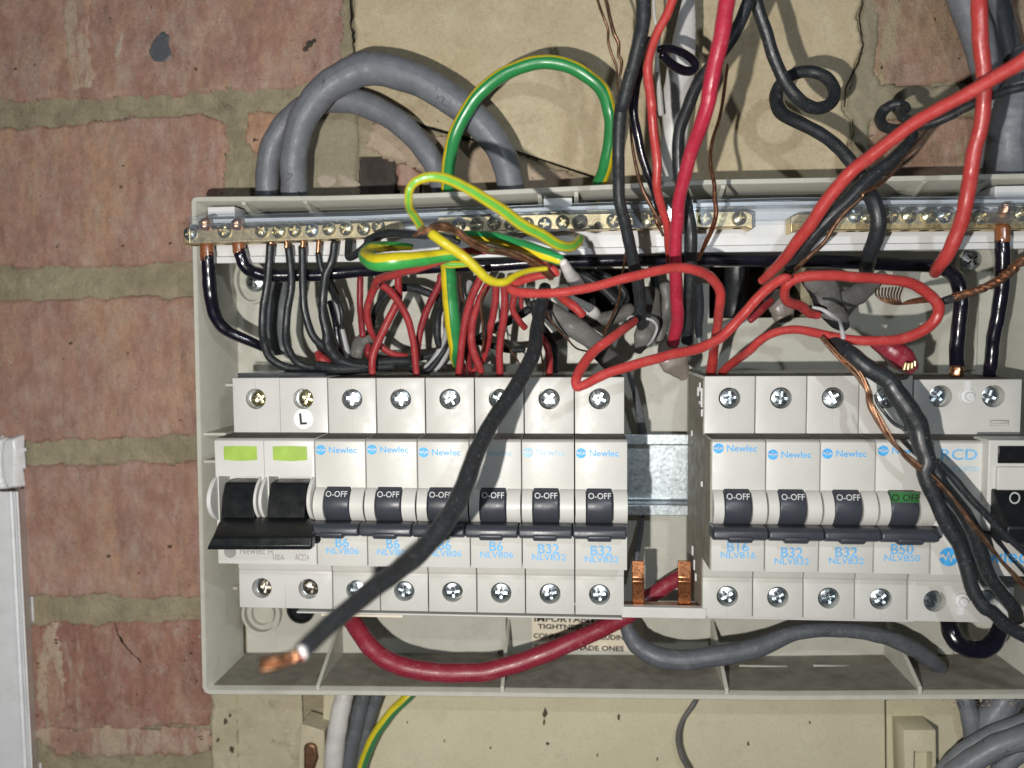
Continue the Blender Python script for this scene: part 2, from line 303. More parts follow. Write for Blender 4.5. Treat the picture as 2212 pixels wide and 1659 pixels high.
# clear cover: mostly see-through with a sharp sheen
m, t, p, out = nt('clear_acrylic'); t.nodes.remove(p)
tr = node(t, 'ShaderNodeBsdfTransparent'); tr.inputs[0].default_value = (0.93, 0.95, 0.97, 1)
gl = node(t, 'ShaderNodeBsdfGlossy'); gl.inputs['Roughness'].default_value = 0.12; gl.inputs[0].default_value = (0.9, 0.95, 1, 1)
df = node(t, 'ShaderNodeBsdfDiffuse'); df.inputs[0].default_value = (0.55, 0.6, 0.68, 1)
lw = node(t, 'ShaderNodeLayerWeight'); lw.inputs[0].default_value = 0.22
mx = node(t, 'ShaderNodeMixShader'); mx2 = node(t, 'ShaderNodeMixShader'); mx2.inputs[0].default_value = 0.05
t.links.new(tr.outputs[0], mx2.inputs[1]); t.links.new(df.outputs[0], mx2.inputs[2])
t.links.new(lw.outputs['Fresnel'], mx.inputs[0]); t.links.new(mx2.outputs[0], mx.inputs[1]); t.links.new(gl.outputs[0], mx.inputs[2]); t.links.new(mx.outputs[0], out.inputs[0])
M['clear'] = m
# ================================================================== THE WALL
def P2(x, y, Y=0, f='D'):
    q = at(x, y, Y, f); return (q.x, q.z)
def seg_d(px, pz, a, b):
    dx, dz = b[0]-a[0], b[1]-a[1]; L = dx*dx+dz*dz
    k = max(0, min(1, ((px-a[0])*dx+(pz-a[1])*dz)/L)) if L else 0
    return math.hypot(px-a[0]-k*dx, pz-a[1]-k*dz)
def sdist(px, pz, poly):
    ins = False; d = 9
    for i in range(len(poly)):
        a, b = poly[i-1], poly[i]; d = min(d, seg_d(px, pz, a, b))
        if (a[1] > pz) != (b[1] > pz) and px < (b[0]-a[0])*(pz-a[1])/(b[1]-a[1])+a[0]: ins = not ins
    return d if ins else -d
def fb(x, z, s, k=0): return noise.fractal(Vector((x*1000/s, z*1000/s, k*7.3)), 1.0, 2.0, 4)
def slab(name, pts, mt, parent, y_mm=-0.6, depth=2.5, edge=1.2, rag=0.9, relief=0.25, step=1.1, f='D', k=0, fade=1.4):
    """a brick, block or patch: a relief surface inside a ragged outline, its edges rolled back into the wall"""
    poly = [P2(x, y, y_mm, f) for x, y in pts]
    x0 = min(p[0] for p in poly)-0.003; x1 = max(p[0] for p in poly)+0.003; z0 = min(p[1] for p in poly)-0.003; z1 = max(p[1] for p in poly)+0.003
    s = step*0.001; nx = int((x1-x0)/s)+2; nz = int((z1-z0)/s)+2; idx = {}; mb = MB()
    for i in range(nx):
        for j in range(nz):
            x, z = x0+i*s, z0+j*s
            d = sdist(x, z, poly) + rag*0.001*(fb(x, z, 9, k)*1.1+fb(x, z, 2.4, k+3)*0.45)
            if d < -0.0012: continue
            e = max(0, min(1, (d+0.0008)/(edge*0.001))); e = e*e*(3-2*e)
            y = y_mm*0.001 + (1-e)*depth*0.001 - relief*0.001*(fb(x, z, 16, k+5)*1.3+fb(x, z, 3.2, k+8)*0.6)
            idx[i, j] = len(mb.v); mb.v.append(Vector((x, y, z)))
    for (i, j), a in idx.items():
        b, c, d2 = idx.get((i+1, j)), idx.get((i+1, j+1)), idx.get((i, j+1))
        if b is not None and c is not None and d2 is not None: mb.f.append((a, b, c, d2))
    return mb.build(name, mt, parent, ang=80)
wall = empty('brick_wall', at(300, 1600, 0)); tag(wall, 'old red brick wall with olive mortar and cream painted blocks behind the fuse board', 'wall')
# mortar bed with deep pits added to keep the openings dark
cav = [(P2(1180, 560, 1), P2(1420, 700, 1)), (P2(1520, 555, 1), P2(1720, 705, 1)), (P2(780, 340, 1), P2(905, 425, 1)), (P2(610, 1310, 1), P2(690, 1350, 1)), (P2(2000, 1395, 1), P2(2120, 1450, 1))]
mb = MB(); x0, z1 = P2(-260, -200, 1); x1, z0 = P2(2600, 1900, 1); nx, nz = 330, 250; rows = []
for j in range(nz):
    z = z0+(z1-z0)*j/(nz-1); r = []
    for i in range(nx):
        x = x0+(x1-x0)*i/(nx-1); y = 0.0013+0.0007*fb(x, z, 12, 1)+0.0005*fb(x, z, 3, 2)
        for a, b in cav:
            if a[0] < x < b[0] and b[1] < z < a[1]: y += 0.22
        r.append((x, y, z))
    rows.append(r)
mb.quadgrid(rows); mb.build('mortar', M['mortar'], wall, ang=80)
BR = [  # outline, material
 ([(-200, -160), (735, -160), (733, 60), (738, 150), (620, 188), (500, 190), (330, 203), (150, 212), (-200, 214)], 'brick2', 1),
 ([(-200, 281), (0, 281), (150, 268), (333, 252), (430, 247), (478, 262), (492, 310), (478, 380), (470, 470), (440, 560), (300, 572), (150, 575), (-200, 572)], 'brick1', 2),
 ([(536, 244), (600, 240), (640, 262), (622, 300), (590, 345), (545, 330), (530, 300)], 'bricko', 3),
 ([(-200, 655), (200, 645), (300, 640), (470, 646), (470, 930), (420, 938), (200, 950), (-200, 955)], 'brick1', 4),
 ([(-200, 1006), (60, 1006), (200, 1003), (420, 1000), (470, 1000), (470, 1285), (300, 1292), (200, 1288), (-200, 1295)], 'brick2', 5),
 ([(-200, 1350), (60, 1352), (230, 1350), (430, 1345), (452, 1348), (452, 1568), (300, 1574), (90, 1578), (-200, 1580)], 'brick3', 6),
 ([(-200, 1690), (450, 1690), (450, 1900), (-200, 1900)], 'brick1', 7),
 ([(1886, -160), (2330, -160), (2330, 165), (2110, 172), (1990, 178), (1905, 182), (1880, 150), (1885, 60)], 'brick4', 8),
 ([(1880, 262), (2000, 255), (2330, 250), (2330, 420), (1875, 420)], 'brick4', 9),
 ([(858, 358), (885, 352), (905, 370), (905, 425), (862, 425)], 'brick1', 10)]
for pts, mt, k in BR: slab('brick', pts, M[mt], wall, y_mm=-0.75, k=k, relief=0.4, rag=1.3, edge=0.9, depth=3.0)
slab('painted_block', [(764, -160), (1866, -160), (1863, 0), (1853, 33), (1858, 67), (1863, 97), (1850, 133), (1839, 160), (1825, 193), (1820, 233), (1838, 257), (1838, 290), (1832, 330), (1840, 430), (1340, 430), (1330, 396), (1284, 382), (1121, 329), (1024, 302), (917, 272), (840, 240), (792, 226), (780, 180), (766, 110)], M['painted'], wall, y_mm=-1.6, k=20, relief=0.18, rag=0.7, depth=4)
slab('painted_block', [(1869, -160), (1898, -160), (1900, 60), (1890, 150), (1905, 182), (1990, 186), (2110, 178), (2330, 172), (2330, 244), (2100, 250), (1880, 256), (1872, 430), (1846, 430), (1843, 330), (1847, 290), (1848, 254), (1830, 233), (1834, 193), (1848, 160), (1859, 133), (1870, 97), (1866, 67), (1861, 33), (1871, 0)], M['cement'], wall, y_mm=-1.3, k=21, relief=0.3, rag=0.9, depth=4)
slab('broken_plaster', [(800, 262), (830, 250), (917, 281), (1024, 309), (1121, 337), (1284, 390), (1300, 430), (1010, 430), (960, 388), (905, 360), (868, 346), (812, 330), (792, 314)], M['plaster'], wall, y_mm=-1.0, k=22, relief=0.8, rag=1.6, depth=5)
slab('cement_patch', [(668, 230), (766, 222), (771, 300), (766, 430), (640, 430), (650, 300)], M['cement'], wall, y_mm=-1.2, k=23, relief=0.25, rag=0.8)
slab('lime_smear', [(60, 1580), (250, 1574), (452, 1578), (452, 1626), (300, 1634), (120, 1632), (88, 1600)], M['washb'], wall, y_mm=-1.15, k=24, relief=0.3, rag=2.0, depth=1.2)
slab('lime_smear', [(90, 1370), (118, 1352), (132, 1440), (138, 1560), (95, 1582), (80, 1480)], M['washb'], wall, y_mm=-1.4, k=25, relief=0.2, rag=2.2, depth=1.2)
slab('lime_smear', [(144, -160), (190, -160), (196, 120), (205, 150), (196, 190), (150, 192), (140, 110)], M['washb'], wall, y_mm=-1.35, k=26, relief=0.2, rag=2.0, depth=1.0)
slab('lime_smear', [(248, 96), (262, 70), (262, 108), (252, 126), (244, 118)], M['wash'], wall, y_mm=-1.35, k=27, relief=0.1, rag=0.8, depth=1.0, step=0.6)
slab('paint_spot', [(350, 68), (362, 78), (367, 120), (355, 133), (330, 131), (323, 108), (335, 85)], M['dgrey'], wall, y_mm=-1.35, k=28, relief=0.1, rag=0.7, depth=0.8, step=0.5)
slab('paint_splat', [(684, 385), (705, 380), (720, 390), (712, 400), (690, 398)], M['wash'], wall, y_mm=-1.6, k=29, relief=0.1, rag=1.8, depth=0.8, step=0.6)
slab('paint_splat', [(735, 376), (760, 384), (772, 398), (750, 408), (728, 404)], M['wash'], wall, y_mm=-1.6, k=30, relief=0.1, rag=1.8, depth=0.8, step=0.6)
slab('old_timber', [(772, 262), (790, 270), (792, 318), (868, 352), (852, 380), (850, 430), (770, 430)], M['wood'], wall, y_mm=2.2, k=31, relief=1.3, rag=0.8, depth=6)
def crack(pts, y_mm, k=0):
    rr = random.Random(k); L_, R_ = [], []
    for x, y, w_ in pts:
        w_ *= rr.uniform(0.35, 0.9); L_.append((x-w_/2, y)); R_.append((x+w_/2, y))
    b = MB(); b.quadgrid([[at(x, y, y_mm) for x, y in L_], [at(x, y, y_mm) for x, y in R_]]); return b.build('crack', M['dark'], wall)  # dark ribbon on the face, the crack's shadow put into its colour
def wig(a, k, n=4, amp=2.5):
    rr = random.Random(k); out = []
    for p_, q_ in zip(a, a[1:]):
        for i in range(n): t_ = i/n; out.append((p_[0]+(q_[0]-p_[0])*t_+rr.uniform(-amp, amp), p_[1]+(q_[1]-p_[1])*t_, p_[2]+(q_[2]-p_[2])*t_))
    return out+[a[-1]]
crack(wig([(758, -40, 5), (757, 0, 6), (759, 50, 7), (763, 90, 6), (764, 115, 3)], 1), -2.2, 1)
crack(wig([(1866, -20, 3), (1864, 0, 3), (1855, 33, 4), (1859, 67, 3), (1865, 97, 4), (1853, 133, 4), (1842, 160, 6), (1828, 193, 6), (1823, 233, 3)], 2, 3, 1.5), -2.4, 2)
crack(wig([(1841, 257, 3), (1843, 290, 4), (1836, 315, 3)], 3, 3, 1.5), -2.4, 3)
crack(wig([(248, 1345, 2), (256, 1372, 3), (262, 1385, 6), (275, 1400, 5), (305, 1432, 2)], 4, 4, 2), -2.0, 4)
b = MB(); b.quadgrid([[at(x, y, -2.0) for x, y in ((846, 236), (917, 270), (1024, 300), (1121, 327), (1284, 381))], [at(x, y, -1.6) for x, y in ((846, 243), (917, 277), (1024, 306), (1121, 331), (1284, 386))]]); b.build('crack', M['dark'], wall)  # diagonal crack, likewise a ribbon coloured as its shadow
for k_ in range(34):                       # pits and chips scattered over the brick faces
    rr = random.Random(100+k_); x_, y_ = rr.uniform(20, 440), rr.choice([rr.uniform(10, 170), rr.uniform(290, 540), rr.uniform(670, 920), rr.uniform(1020, 1270), rr.uniform(1360, 1550)]); s_ = rr.uniform(1.5, 4.5)
    pts_ = [(x_+s_*math.cos(a_)*rr.uniform(0.6, 1.5), y_+s_*math.sin(a_)*rr.uniform(0.5, 1.1)) for a_ in [i*1.047 for i in range(6)]]
    b = MB(); b.v = [at(u_, v_, -1.75) for u_, v_ in pts_]; b.f = [tuple(range(6))]; b.build('chip', M['chip' if k_ % 3 else 'wash'], wall)
# dead spider with its legs on the upper brick
sp = empty('dead_spider', at(668, 95, -2)); tag(sp, 'small dried dead spider clinging to the upper brick left of the grey cables', 'spider')
b = MB()
for cx, cy, rr in ((0, 0, 1.5), (-1.8, -2.0, 1.1), (2.0, 1.2, 0.9)):
    b.lathe([(0.0001, -0.001*rr*0.6), (0.0007*rr, -0.0005*rr), (0.001*rr, 0), (0.0007*rr, 0.0005*rr), (0.0001, 0.001*rr*0.6)], (wpos(sp).x+cx*0.001, wpos(sp).y, wpos(sp).z+cy*0.001), 10)
b.build('spider_body', M['wood'], sp)
# ------------------------------------------------------------------ lower painted panel and its brackets
pan = empty('cream_panel', at(1200, 1600, 0)); tag(pan, 'cream painted backing panel on the wall below the open fuse board', 'panel')
def flat(name, pts, y0, y1, mt, parent, f='D', bevel=0.0004):
    b = MB(); b.plate([P2(x, y, y1, f) for x, y in pts], y0*0.001, y1*0.001); return b.build(name, mt, parent, bevel=bevel)
slab('batten', [(457, 1440), (509, 1440), (512, 1600), (510, 1900), (458, 1900)], M['panel2'], pan, y_mm=-4, k=40, relief=0.25, rag=0.35, depth=6, edge=0.9)
slab('batten', [(512, 1440), (650, 1440), (655, 1900), (510, 1900)], M['panel2'], pan, y_mm=1.5-4, k=41, relief=0.2, rag=0.2, depth=3, edge=0.9)
flat('panel_sheet', [(700, 1430), (1911, 1430), (1915, 1900), (690, 1900)], -1, -5, M['panel'], pan)
flat('panel_return', [(1915, 1430), (2400, 1430), (2400, 1900), (1918, 1900)], 0, -2.2, M['panel'], pan)
br = MB(); o1 = P2(647, 1560, -13); q = [P2(x, y, -14) for x, y in ((650, 1564), (672, 1571), (700, 1580), (704, 1700), (640, 1700))]
br.plate(q, -0.002, -0.014); ob = br.build('bracket', M['panel2'], pan, bevel=0.0005)
flat('bracket_bolt', [(655, 1612), (668, 1606), (682, 1612), (686, 1640), (676, 1670), (655, 1668)], -13.8, -16, M['rust'], pan, bevel=0.001)
q = MB(); q.plate([P2(x, y, -14) for x, y in ((1952, 1577), (2022, 1577), (2024, 1720), (1956, 1720))], -0.002, -0.014); bo = q.build('bracket', M['panel'], pan, bevel=0.0005)
c = MB(); a = P2(1974, 1622, -14); b2 = P2(2012, 1700, -14); c.box((a[0], -0.009, b2[1]), (b2[0], -0.02, a[1])); 
c.v = [v-wpos(pan) for v in c.v]; cc = c.build('cutter', None, origin='local'); cc.location = wpos(pan); cut(bo, cc)
# ------------------------------------------------------------------ white trunking at the left
tk = empty('trunking', at(20, 1500, 0)); tag(tk, 'white plastic cable trunking with a broken top end at the lower left', 'trunking')
def strip(name, prof, ytop, ybot, mt, parent):          # prof: list of (x_top, x_bottom, Y)
    b = MB(); t_ = [at(x, ytop, Y) for x, _, Y in prof]; u = [at(x2, ybot, Y) for _, x2, Y in prof]
    b.quadgrid([t_, u]); s2 = [p+Vector((0, 0.0016, 0)) for p in t_]; s3 = [p+Vector((0, 0.0016, 0)) for p in u]
    b.quadgrid([s2, s3]); b.quadgrid([t_, s2]); b.quadgrid([u, s3]); return b.build(name, mt, parent, ang=40)
strip('trunking_lid', [(-320, -280, -14), (18, 52, -14), (22, 58, -12.5), (26, 63, -12.5), (29, 66, -15), (33, 70, -15), (36, 73, -12)], 1063, 1760, M['trunk'], tk)
strip('trunking_base', [(34, 71, -12.5), (36, 74, -11), (51, 86, -0.2), (54, 89, -0.2)], 1058, 1760, M['trunk'], tk)
slab('broken_end', [(-60, 950), (4, 950), (0, 975), (-4, 1010), (2, 1040), (8, 1056), (-60, 1062)], M['trunk'], tk, y_mm=-5, k=50, relief=0.15, rag=0.5, depth=4, step=0.7)
slab('broken_end', [(6, 950), (30, 947), (33, 975), (33, 1054), (14, 1056), (4, 1030), (2, 985)], M['trunk'], tk, y_mm=-6, k=51, relief=0.08, rag=0.3, depth=5, step=0.7)
# ================================================================== THE TRAY (base of the consumer unit)
tray = empty('fuse_board_tray', at(1300, 1500, 0)); tag(tray, 'open cream plastic base tray of the fuse board with its cover removed', 'fuse board')
outer = [(412, 436), (416, 427), (425, 424), (700, 422), (930, 416), (1100, 408), (1325, 397), (1530, 387), (1860, 381), (2240, 373), (2262, 376), (2270, 390), (2272, 950), (2276, 1490), (2266, 1508), (2240, 1511), (1700, 1514), (1200, 1508), (800, 1503), (452, 1501), (441, 1496), (436, 1484), (424, 960)]
RY = -36
op = [P2(x, y, RY) for x, y in outer]
cx_ = sum(p[0] for p in op)/len(op); cz_ = sum(p[1] for p in op)/len(op)
def inset(poly, d):
    n = len(poly); r = []
    for i in range(n):
        a, b, c = poly[i-1], poly[i], poly[(i+1) % n]
        t1 = Vector((b[0]-a[0], b[1]-a[1])).normalized(); t2 = Vector((c[0]-b[0], c[1]-b[1])).normalized()
        nn = Vector((-(t1.y+t2.y), t1.x+t2.x)).normalized()
        if (cx_-b[0])*nn.x+(cz_-b[1])*nn.y < 0: nn = -nn
        r.append((b[0]+nn.x*d, b[1]+nn.y*d))
    return r
ip = inset(op, 0.0021); ip2 = inset(op, 0.0030)
b = MB(); b.quadgrid([[(x, -0.0005, z) for x, z in op], [(x, RY*0.001+0.0004, z) for x, z in op], [(x*0.9999+0, RY*0.001, z) for x, z in inset(op, 0.0003)],
            [(x, RY*0.001, z) for x, z in inset(op, 0.0018)], [(x, RY*0.001+0.0004, z) for x, z in ip], [(x, -0.003, z) for x, z in ip2]], close_u=True)
b.build('side_wall', M['tray'], tray, ang=40)
# back plate with the rear cable openings
BX = sorted([op[0][0]+0.002, P2(1228, 600, -3)[0], P2(1392, 600, -3)[0], P2(1532, 600, -3)[0], P2(1756, 600, -3)[0], max(p[0] for p in op)-0.002])
BZ = sorted([min(p[1] for p in op)+0.002, P2(1300, 690, -3)[1], P2(1300, 580, -3)[1], max(p[1] for p in op)-0.002])
b = MB(); e = 0.00
for i in range(5):
    for j in range(3):
        if j == 1 and i in (1, 3): continue
        b.box((BX[i], -0.0032, BZ[j]), (BX[i+1], -0.0012, BZ[j+1]))
bk = b.build('back_panel', M['tray'], tray)
def bx(b, x0, y0, x1, y1, Ya, Yb, f='D'):               # box between depths Ya (front) and Yb, outline measured at the front
    p, q_ = at(x0, y0, Ya, f), at(x1, y1, Ya, f); b.box((p.x, Ya*0.001, q_.z), (q_.x, Yb*0.001, p.z)); return b
def piece(name, mt, x0, y0, x1, y1, Ya, Yb, parent=tray, f='D', bevel=0.0003):
    b = MB(); bx(b, x0, y0, x1, y1, Ya, Yb, f); return b.build(name, mt, parent, bevel=bevel)
# floor gussets
for xr, yr in ((686, 1492), (1085, 1494), (1570, 1498), (1988, 1495)):
    p = at(xr, yr, -35.5); b = MB(); h = 0.0165
    b.prism([(-0.0355, p.z-0.001), (-0.0355, p.z+0.0018), (-0.012, p.z+h*0.8), (-0.0034, p.z+h), (-0.0034, p.z-0.001)], p.x-0.0007, p.x+0.0007); b.build('gusset', M['tray'], tray, bevel=0.0002)
for xr, yr in ((526, 440), (659, 436), (1166, 424), (1245, 422), (1562, 404), (1998, 392), (2132, 388)):
    p = at(xr, yr, -35); b = MB(); b.prism([(-0.0352, p.z+0.002), (-0.0352, p.z-0.0005), (-0.02, p.z-0.006), (-0.0034, p.z-0.008), (-0.0034, p.z+0.002)], p.x-0.0008, p.x+0.0008); b.build('gusset', M['tray'], tray, bevel=0.0002)
for x0_, y0_, x1_, Y in ((428, 935, 487, -34), (430, 994, 468, -34), (478, 829, 503, -15), (488, 1268, 512, -12)):
    p, q_ = at(x0_-4, y0_, Y), at(x1_, y0_, Y); b = MB(); b.box((p.x, Y*0.001, p.z), (q_.x, -0.0034, p.z-0.0011)); b.build('wall_rib', M['tray'], tray, bevel=0.0002)
# raised lips of the floor knock-outs
zf = min(p[1] for p in op)+0.0032
for xa, xb in ((784, 836), (1168, 1218), (1262, 1365), (1470, 1506), (1596, 1701), (1756, 1890)):
    a1, a2 = at(xa, 1437, -13), at(xb, 1437, -13); b = MB()
    b.box((a1.x, -0.0140, a1.z-0.004), (a2.x, -0.0126, a1.z+0.0004)); b.build('knockout_lip', M['tray'], tray, bevel=0.0003)
for xa, ya, xb, yb in ((448, 447, 507, 472), (1174, 428, 1236, 450), (2150, 402, 2225, 430)):
    piece('clip', M['carrier'], xa, ya, xb, yb, -33, -4)
# slotted fixing bosses with their screws
def ring(name, x, y, Y, rx, rz, th, h, mt, parent, f='D', n=36):
    c = at(x, y, Y, f); b = MB(); rows = []
    for (s_, yy) in ((1, 0.0), (1, -h), (1-th/rx, -h), (1-th/rx, 0.0)):
        rows.append([(c.x+math.cos(2*math.pi*j/n)*(rx-(1-s_)*rx)*0.001, c.y+yy*0.001, c.z+math.sin(2*math.pi*j/n)*(rz-(1-s_)*rx)*0.001) for j in range(n)])
    b.quadgrid(rows, close_u=True); return b.build(name, mt, parent)
for xs_, ys_ in ((550, 609), (2097, 562)):
    q_ = at(xs_, ys_, -5.5); b = MB(); b.lathe([(0.0042, 0.0022), (0.0042, 0.0006), (0.0036, -0.0004), (0.002, -0.0012), (0.0001, -0.0014)], (q_.x, q_.y, q_.z), 24); o_ = b.build('fixing_screw', M['zinc'], tray)
    for s_ in (0.7, -0.87):
        b = MB(); c_, n_ = math.cos(s_)*0.0024, math.sin(s_)*0.0024; d_ = Vector((-math.sin(s_), 0, math.cos(s_)))*0.0004; e_ = Vector((c_, 0, n_)); q2 = q_+Vector((0, -0.00135, 0))
        b.v = [q2-e_-d_, q2+e_-d_, q2+e_+d_, q2-e_+d_]; b.f = [(0, 1, 2, 3)]; b.build('screw_slot', M['dark'], o_, origin=tuple(wpos(tray)))
ring('boss', 549, 606, -3.2, 7.5, 10, 1.2, 3, M['tray'], tray); ring('boss', 2105, 575, -3.2, 8, 11, 1.2, 3, M['tray'], tray)
ring('boss', 569, 1322, -3.2, 8.5, 9, 1.2, 3, M['tray'], tray); ring('boss', 2130, 1345, -3.2, 8.5, 9, 1.2, 3, M['tray'], tray)
ring('boss', 569, 1322, -3.2, 5.5, 6, 1.0, 2.2, M['tray'], tray)
piece('moulded_step', M['tray'], 483, 640, 507, 808, -6, -3.4); piece('moulded_step', M['tray'], 2064, 640, 2110, 800, -5, -3.4)
piece('moulded_step', M['tray'], 870, 745, 1170, 748, -3.8, -3.1); piece('moulded_step', M['tray'], 1925, 1330, 2060, 1415, -5, -3.4)
piece('moulded_step', M['tray'], 715, 1332, 731, 1418, -8, -3.4); piece('moulded_step', M['tray'], 1085, 1332, 1093, 1420, -8, -3.4)
piece('joint_line', M['dark'], 2080, 640, 2083, 700, -3.4, -3.0, bevel=0); piece('joint_line', M['dark'], 1542, 1345, 1546, 1395, -3.5, -3.0, bevel=0)
b = MB(); lo_ = sorted([q_ for q_, o_ in zip(ip2, outer) if o_[1] > 1497]); lo_ = [(lo_[0][0]+0.0005, lo_[0][1]+0.0002)]+lo_[1:]
b.quadgrid([[(x_, -0.0348, z_+0.00035) for x_, z_ in lo_], [(x_, -0.0034, z_+0.00035) for x_, z_ in lo_]]); b.build('shaded_dust_film', M['dust'], tray)  # speckled dust sheet, its dark grey also carries the floor's shade
q_ = at(650, 1316, -3.6); b = MB(); b.lathe([(0.0062, 0.0004), (0.0062, -0.0006), (0.005, -0.0009), (0.0045, 0.0), (0.0001, 0.0002)], (q_.x, q_.y, q_.z), 32); b.build('grommet', M['black'], tray)
for k_, (x_, y_, s_) in enumerate(((1177, 1542, 9), (1175, 1560, 5), (1183, 1606, 5), (1337, 1550, 6), (1616, 1605, 5), (1420, 1640, 3), (1060, 1615, 3), (1290, 1632, 3), (1750, 1560, 3), (960, 1600, 3), (880, 1560, 2.5), (486, 1560, 6), (470, 1600, 4), (500, 1620, 7), (497, 1545, 5))):
    rr = random.Random(300+k_); b = MB(); b.v = [at(x_+s_*math.cos(a_)*rr.uniform(0.3, 1.0), y_+s_*math.sin(a_)*rr.uniform(0.6, 1.8), -5.08) for a_ in [i*0.785 for i in range(8)]]; b.f = [tuple(range(8))]; b.build('paint_chip', M['chip'], pan)
# debris lying on the tray floor
rnd = random.Random(5); b = MB(); fz = min(p[1] for p in ip2)
def crumb(b, x, y, z, s):
    k = len(b.v)
    for d in ((1, 0, 0), (-1, 0.2, 0), (0.1, 1, 0), (0, -1, 0.1), (0, 0, 1), (0.2, 0, -0.4)):
        b.v.append(Vector((x+d[0]*s*rnd.uniform(0.5, 1.3), y+d[1]*s*rnd.uniform(0.5, 1.3), z+max(0, d[2])*s*rnd.uniform(0.4, 0.9))))
    b.f += [(k, k+2, k+4), (k+2, k+1, k+4), (k+1, k+3, k+4), (k+3, k, k+4), (k+2, k, k+5), (k+1, k+2, k+5), (k+3, k+1, k+5), (k, k+3, k+5)]
xl, xr_ = at(470, 1450, -20).x, at(1980, 1450, -20).x
for i in range(70): crumb(b, xl+(xr_-xl)*rnd.random(), -0.034+0.028*rnd.random(), fz+0.0001, rnd.choice([0.0002, 0.0003, 0.0005]))
xa, xb = at(2010, 1450, -20).x, at(2200, 1450, -20).x
for i in range(110): crumb(b, xa+(xb-xa)*rnd.random(), -0.034+0.030*rnd.random(), fz+0.0001, rnd.choice([0.0002, 0.0004, 0.0007]))
db = b.build('brick_crumbs', M['plaster'], origin=(0, 0, fz)); tag(db, kind='stuff', label='pale brick and mortar crumbs scattered on the floor of the tray', cat='crumbs')
# ------------------------------------------------------------------ text helper
def text_mesh(s, h, mt, bold=0.0, xs=1.0, align='CENTER', rot=0):
    cu = bpy.data.curves.new('t', 'FONT'); cu.body = s; cu.size = h*0.001/0.69; cu.align_x = align; cu.offset = bold*0.001; cu.resolution_u = 3; cu.fill_mode = 'FRONT'
    o = bpy.data.objects.new('t', cu); sc.collection.objects.link(o)
    dg = bpy.context.evaluated_depsgraph_get(); me = bpy.data.meshes.new_from_object(o.evaluated_get(dg)); bpy.data.objects.remove(o)
    cr, sr = math.cos(rot), math.sin(rot)
    for v in me.vertices:
        x, y = v.co.x*xs, v.co.y; v.co = Vector((x*cr-y*sr, 0, x*sr+y*cr))
    me.materials.clear(); me.materials.append(mt); return me
def put(name, me, parent, loc):
    o = bpy.data.objects.new(name, me); link(o, parent); o.location = loc; return o
def disc(r, mt, n=28, y=0):
    b = MB(); b.v = [Vector((r*math.cos(2*math.pi*j/n), y, r*math.sin(2*math.pi*j/n))) for j in range(n)]; b.f = [tuple(range(n))]; return b.mesh('disc', mt, sm=False)
def zigzag(r, mt):
    pts = [(-1.0, 0.05), (-0.55, 0.15), (-0.3, -0.25), (-0.05, 0.5), (0.2, -0.45), (0.42, 0.15), (0.62, 0.0), (1.0, 0.05)]; b = MB(); t_ = 0.17
    for (x, z) in pts: b.v += [Vector((x*r, -0.00003, (z+t_)*r)), Vector((x*r, -0.00003, (z-t_)*r))]
    b.f = [(2*i, 2*i+1, 2*i+3, 2*i+2) for i in range(len(pts)-1)]; return b.mesh('zigzag', mt, sm=False)
# warning sticker
st = empty('warning_sticker', at(1270, 1371, -3.4)); tag(st, 'cream warning sticker with black capital lettering on the tray back behind the red cable', 'sticker')
a1, a2 = at(1149, 1328, -3.45), at(1391, 1407, -3.45); b = MB(); b.box((a1.x, -0.00345, a2.z), (a2.x, -0.0033, a1.z)); b.build('paper', M['sticker'], st)
ww = wpos(st)
for s_, x, y, h, wd in (('IMPORTANT', 1153, 1342, 2.15, 134), ('TIGHTNESS OF EACH', 1162, 1358, 2.0, 180), ('CONNECTION INCLUDING', 1152, 1378, 2.0, 206), ('FACTORY MADE ONES', 1155, 1402, 2.0, 191)):
    me = text_mesh(s_, h, M['bprint'], align='LEFT', bold=0.09); p = at(x, y, -3.5)
    mw = max(v.co.x for v in me.vertices); k = wd*pxm(p)/mw
    for v in me.vertices: v.co.x *= k
    put('lettering', me, st, Vector((p.x, -0.00352, p.z))-ww)
# ================================================================== RAIL AND SWITCHGEAR
TY, NY = -50, -66                                          # depth of the terminal faces and of the raised nose
rail = empty('din_rail', at(1420, 1030, -8)); tag(rail, 'galvanised steel mounting rail showing in the gap between the two banks of breakers', 'rail')
def zc(y, Y, x=1020): return at(x, y, Y).z
zt, zb = zc(938, -14, 1420), zc(1114, -14, 1420); H = zt-zb
prof = [(-0.014, zt), (-0.014, zt-0.0042), (-0.0130, zt-0.0046), (-0.0075, zt-0.0046), (-0.0068, zt-0.0052), (-0.0068, zb+0.0052), (-0.0075, zb+0.0046), (-0.0130, zb+0.0046), (-0.014, zb+0.0042), (-0.014, zb), (-0.0128, zb), (-0.0128, zb+0.0034), (-0.0062, zb+0.0034), (-0.0056, zb+0.004), (-0.0056, zt-0.004), (-0.0062, zt-0.0034), (-0.0128, zt-0.0034), (-0.0128, zt)]
b = MB(); b.prism(prof, at(500, 1000, -10).x, at(2180, 1000, -10).x); b.build('rail_section', M['galv'], rail, bevel=0.0003)
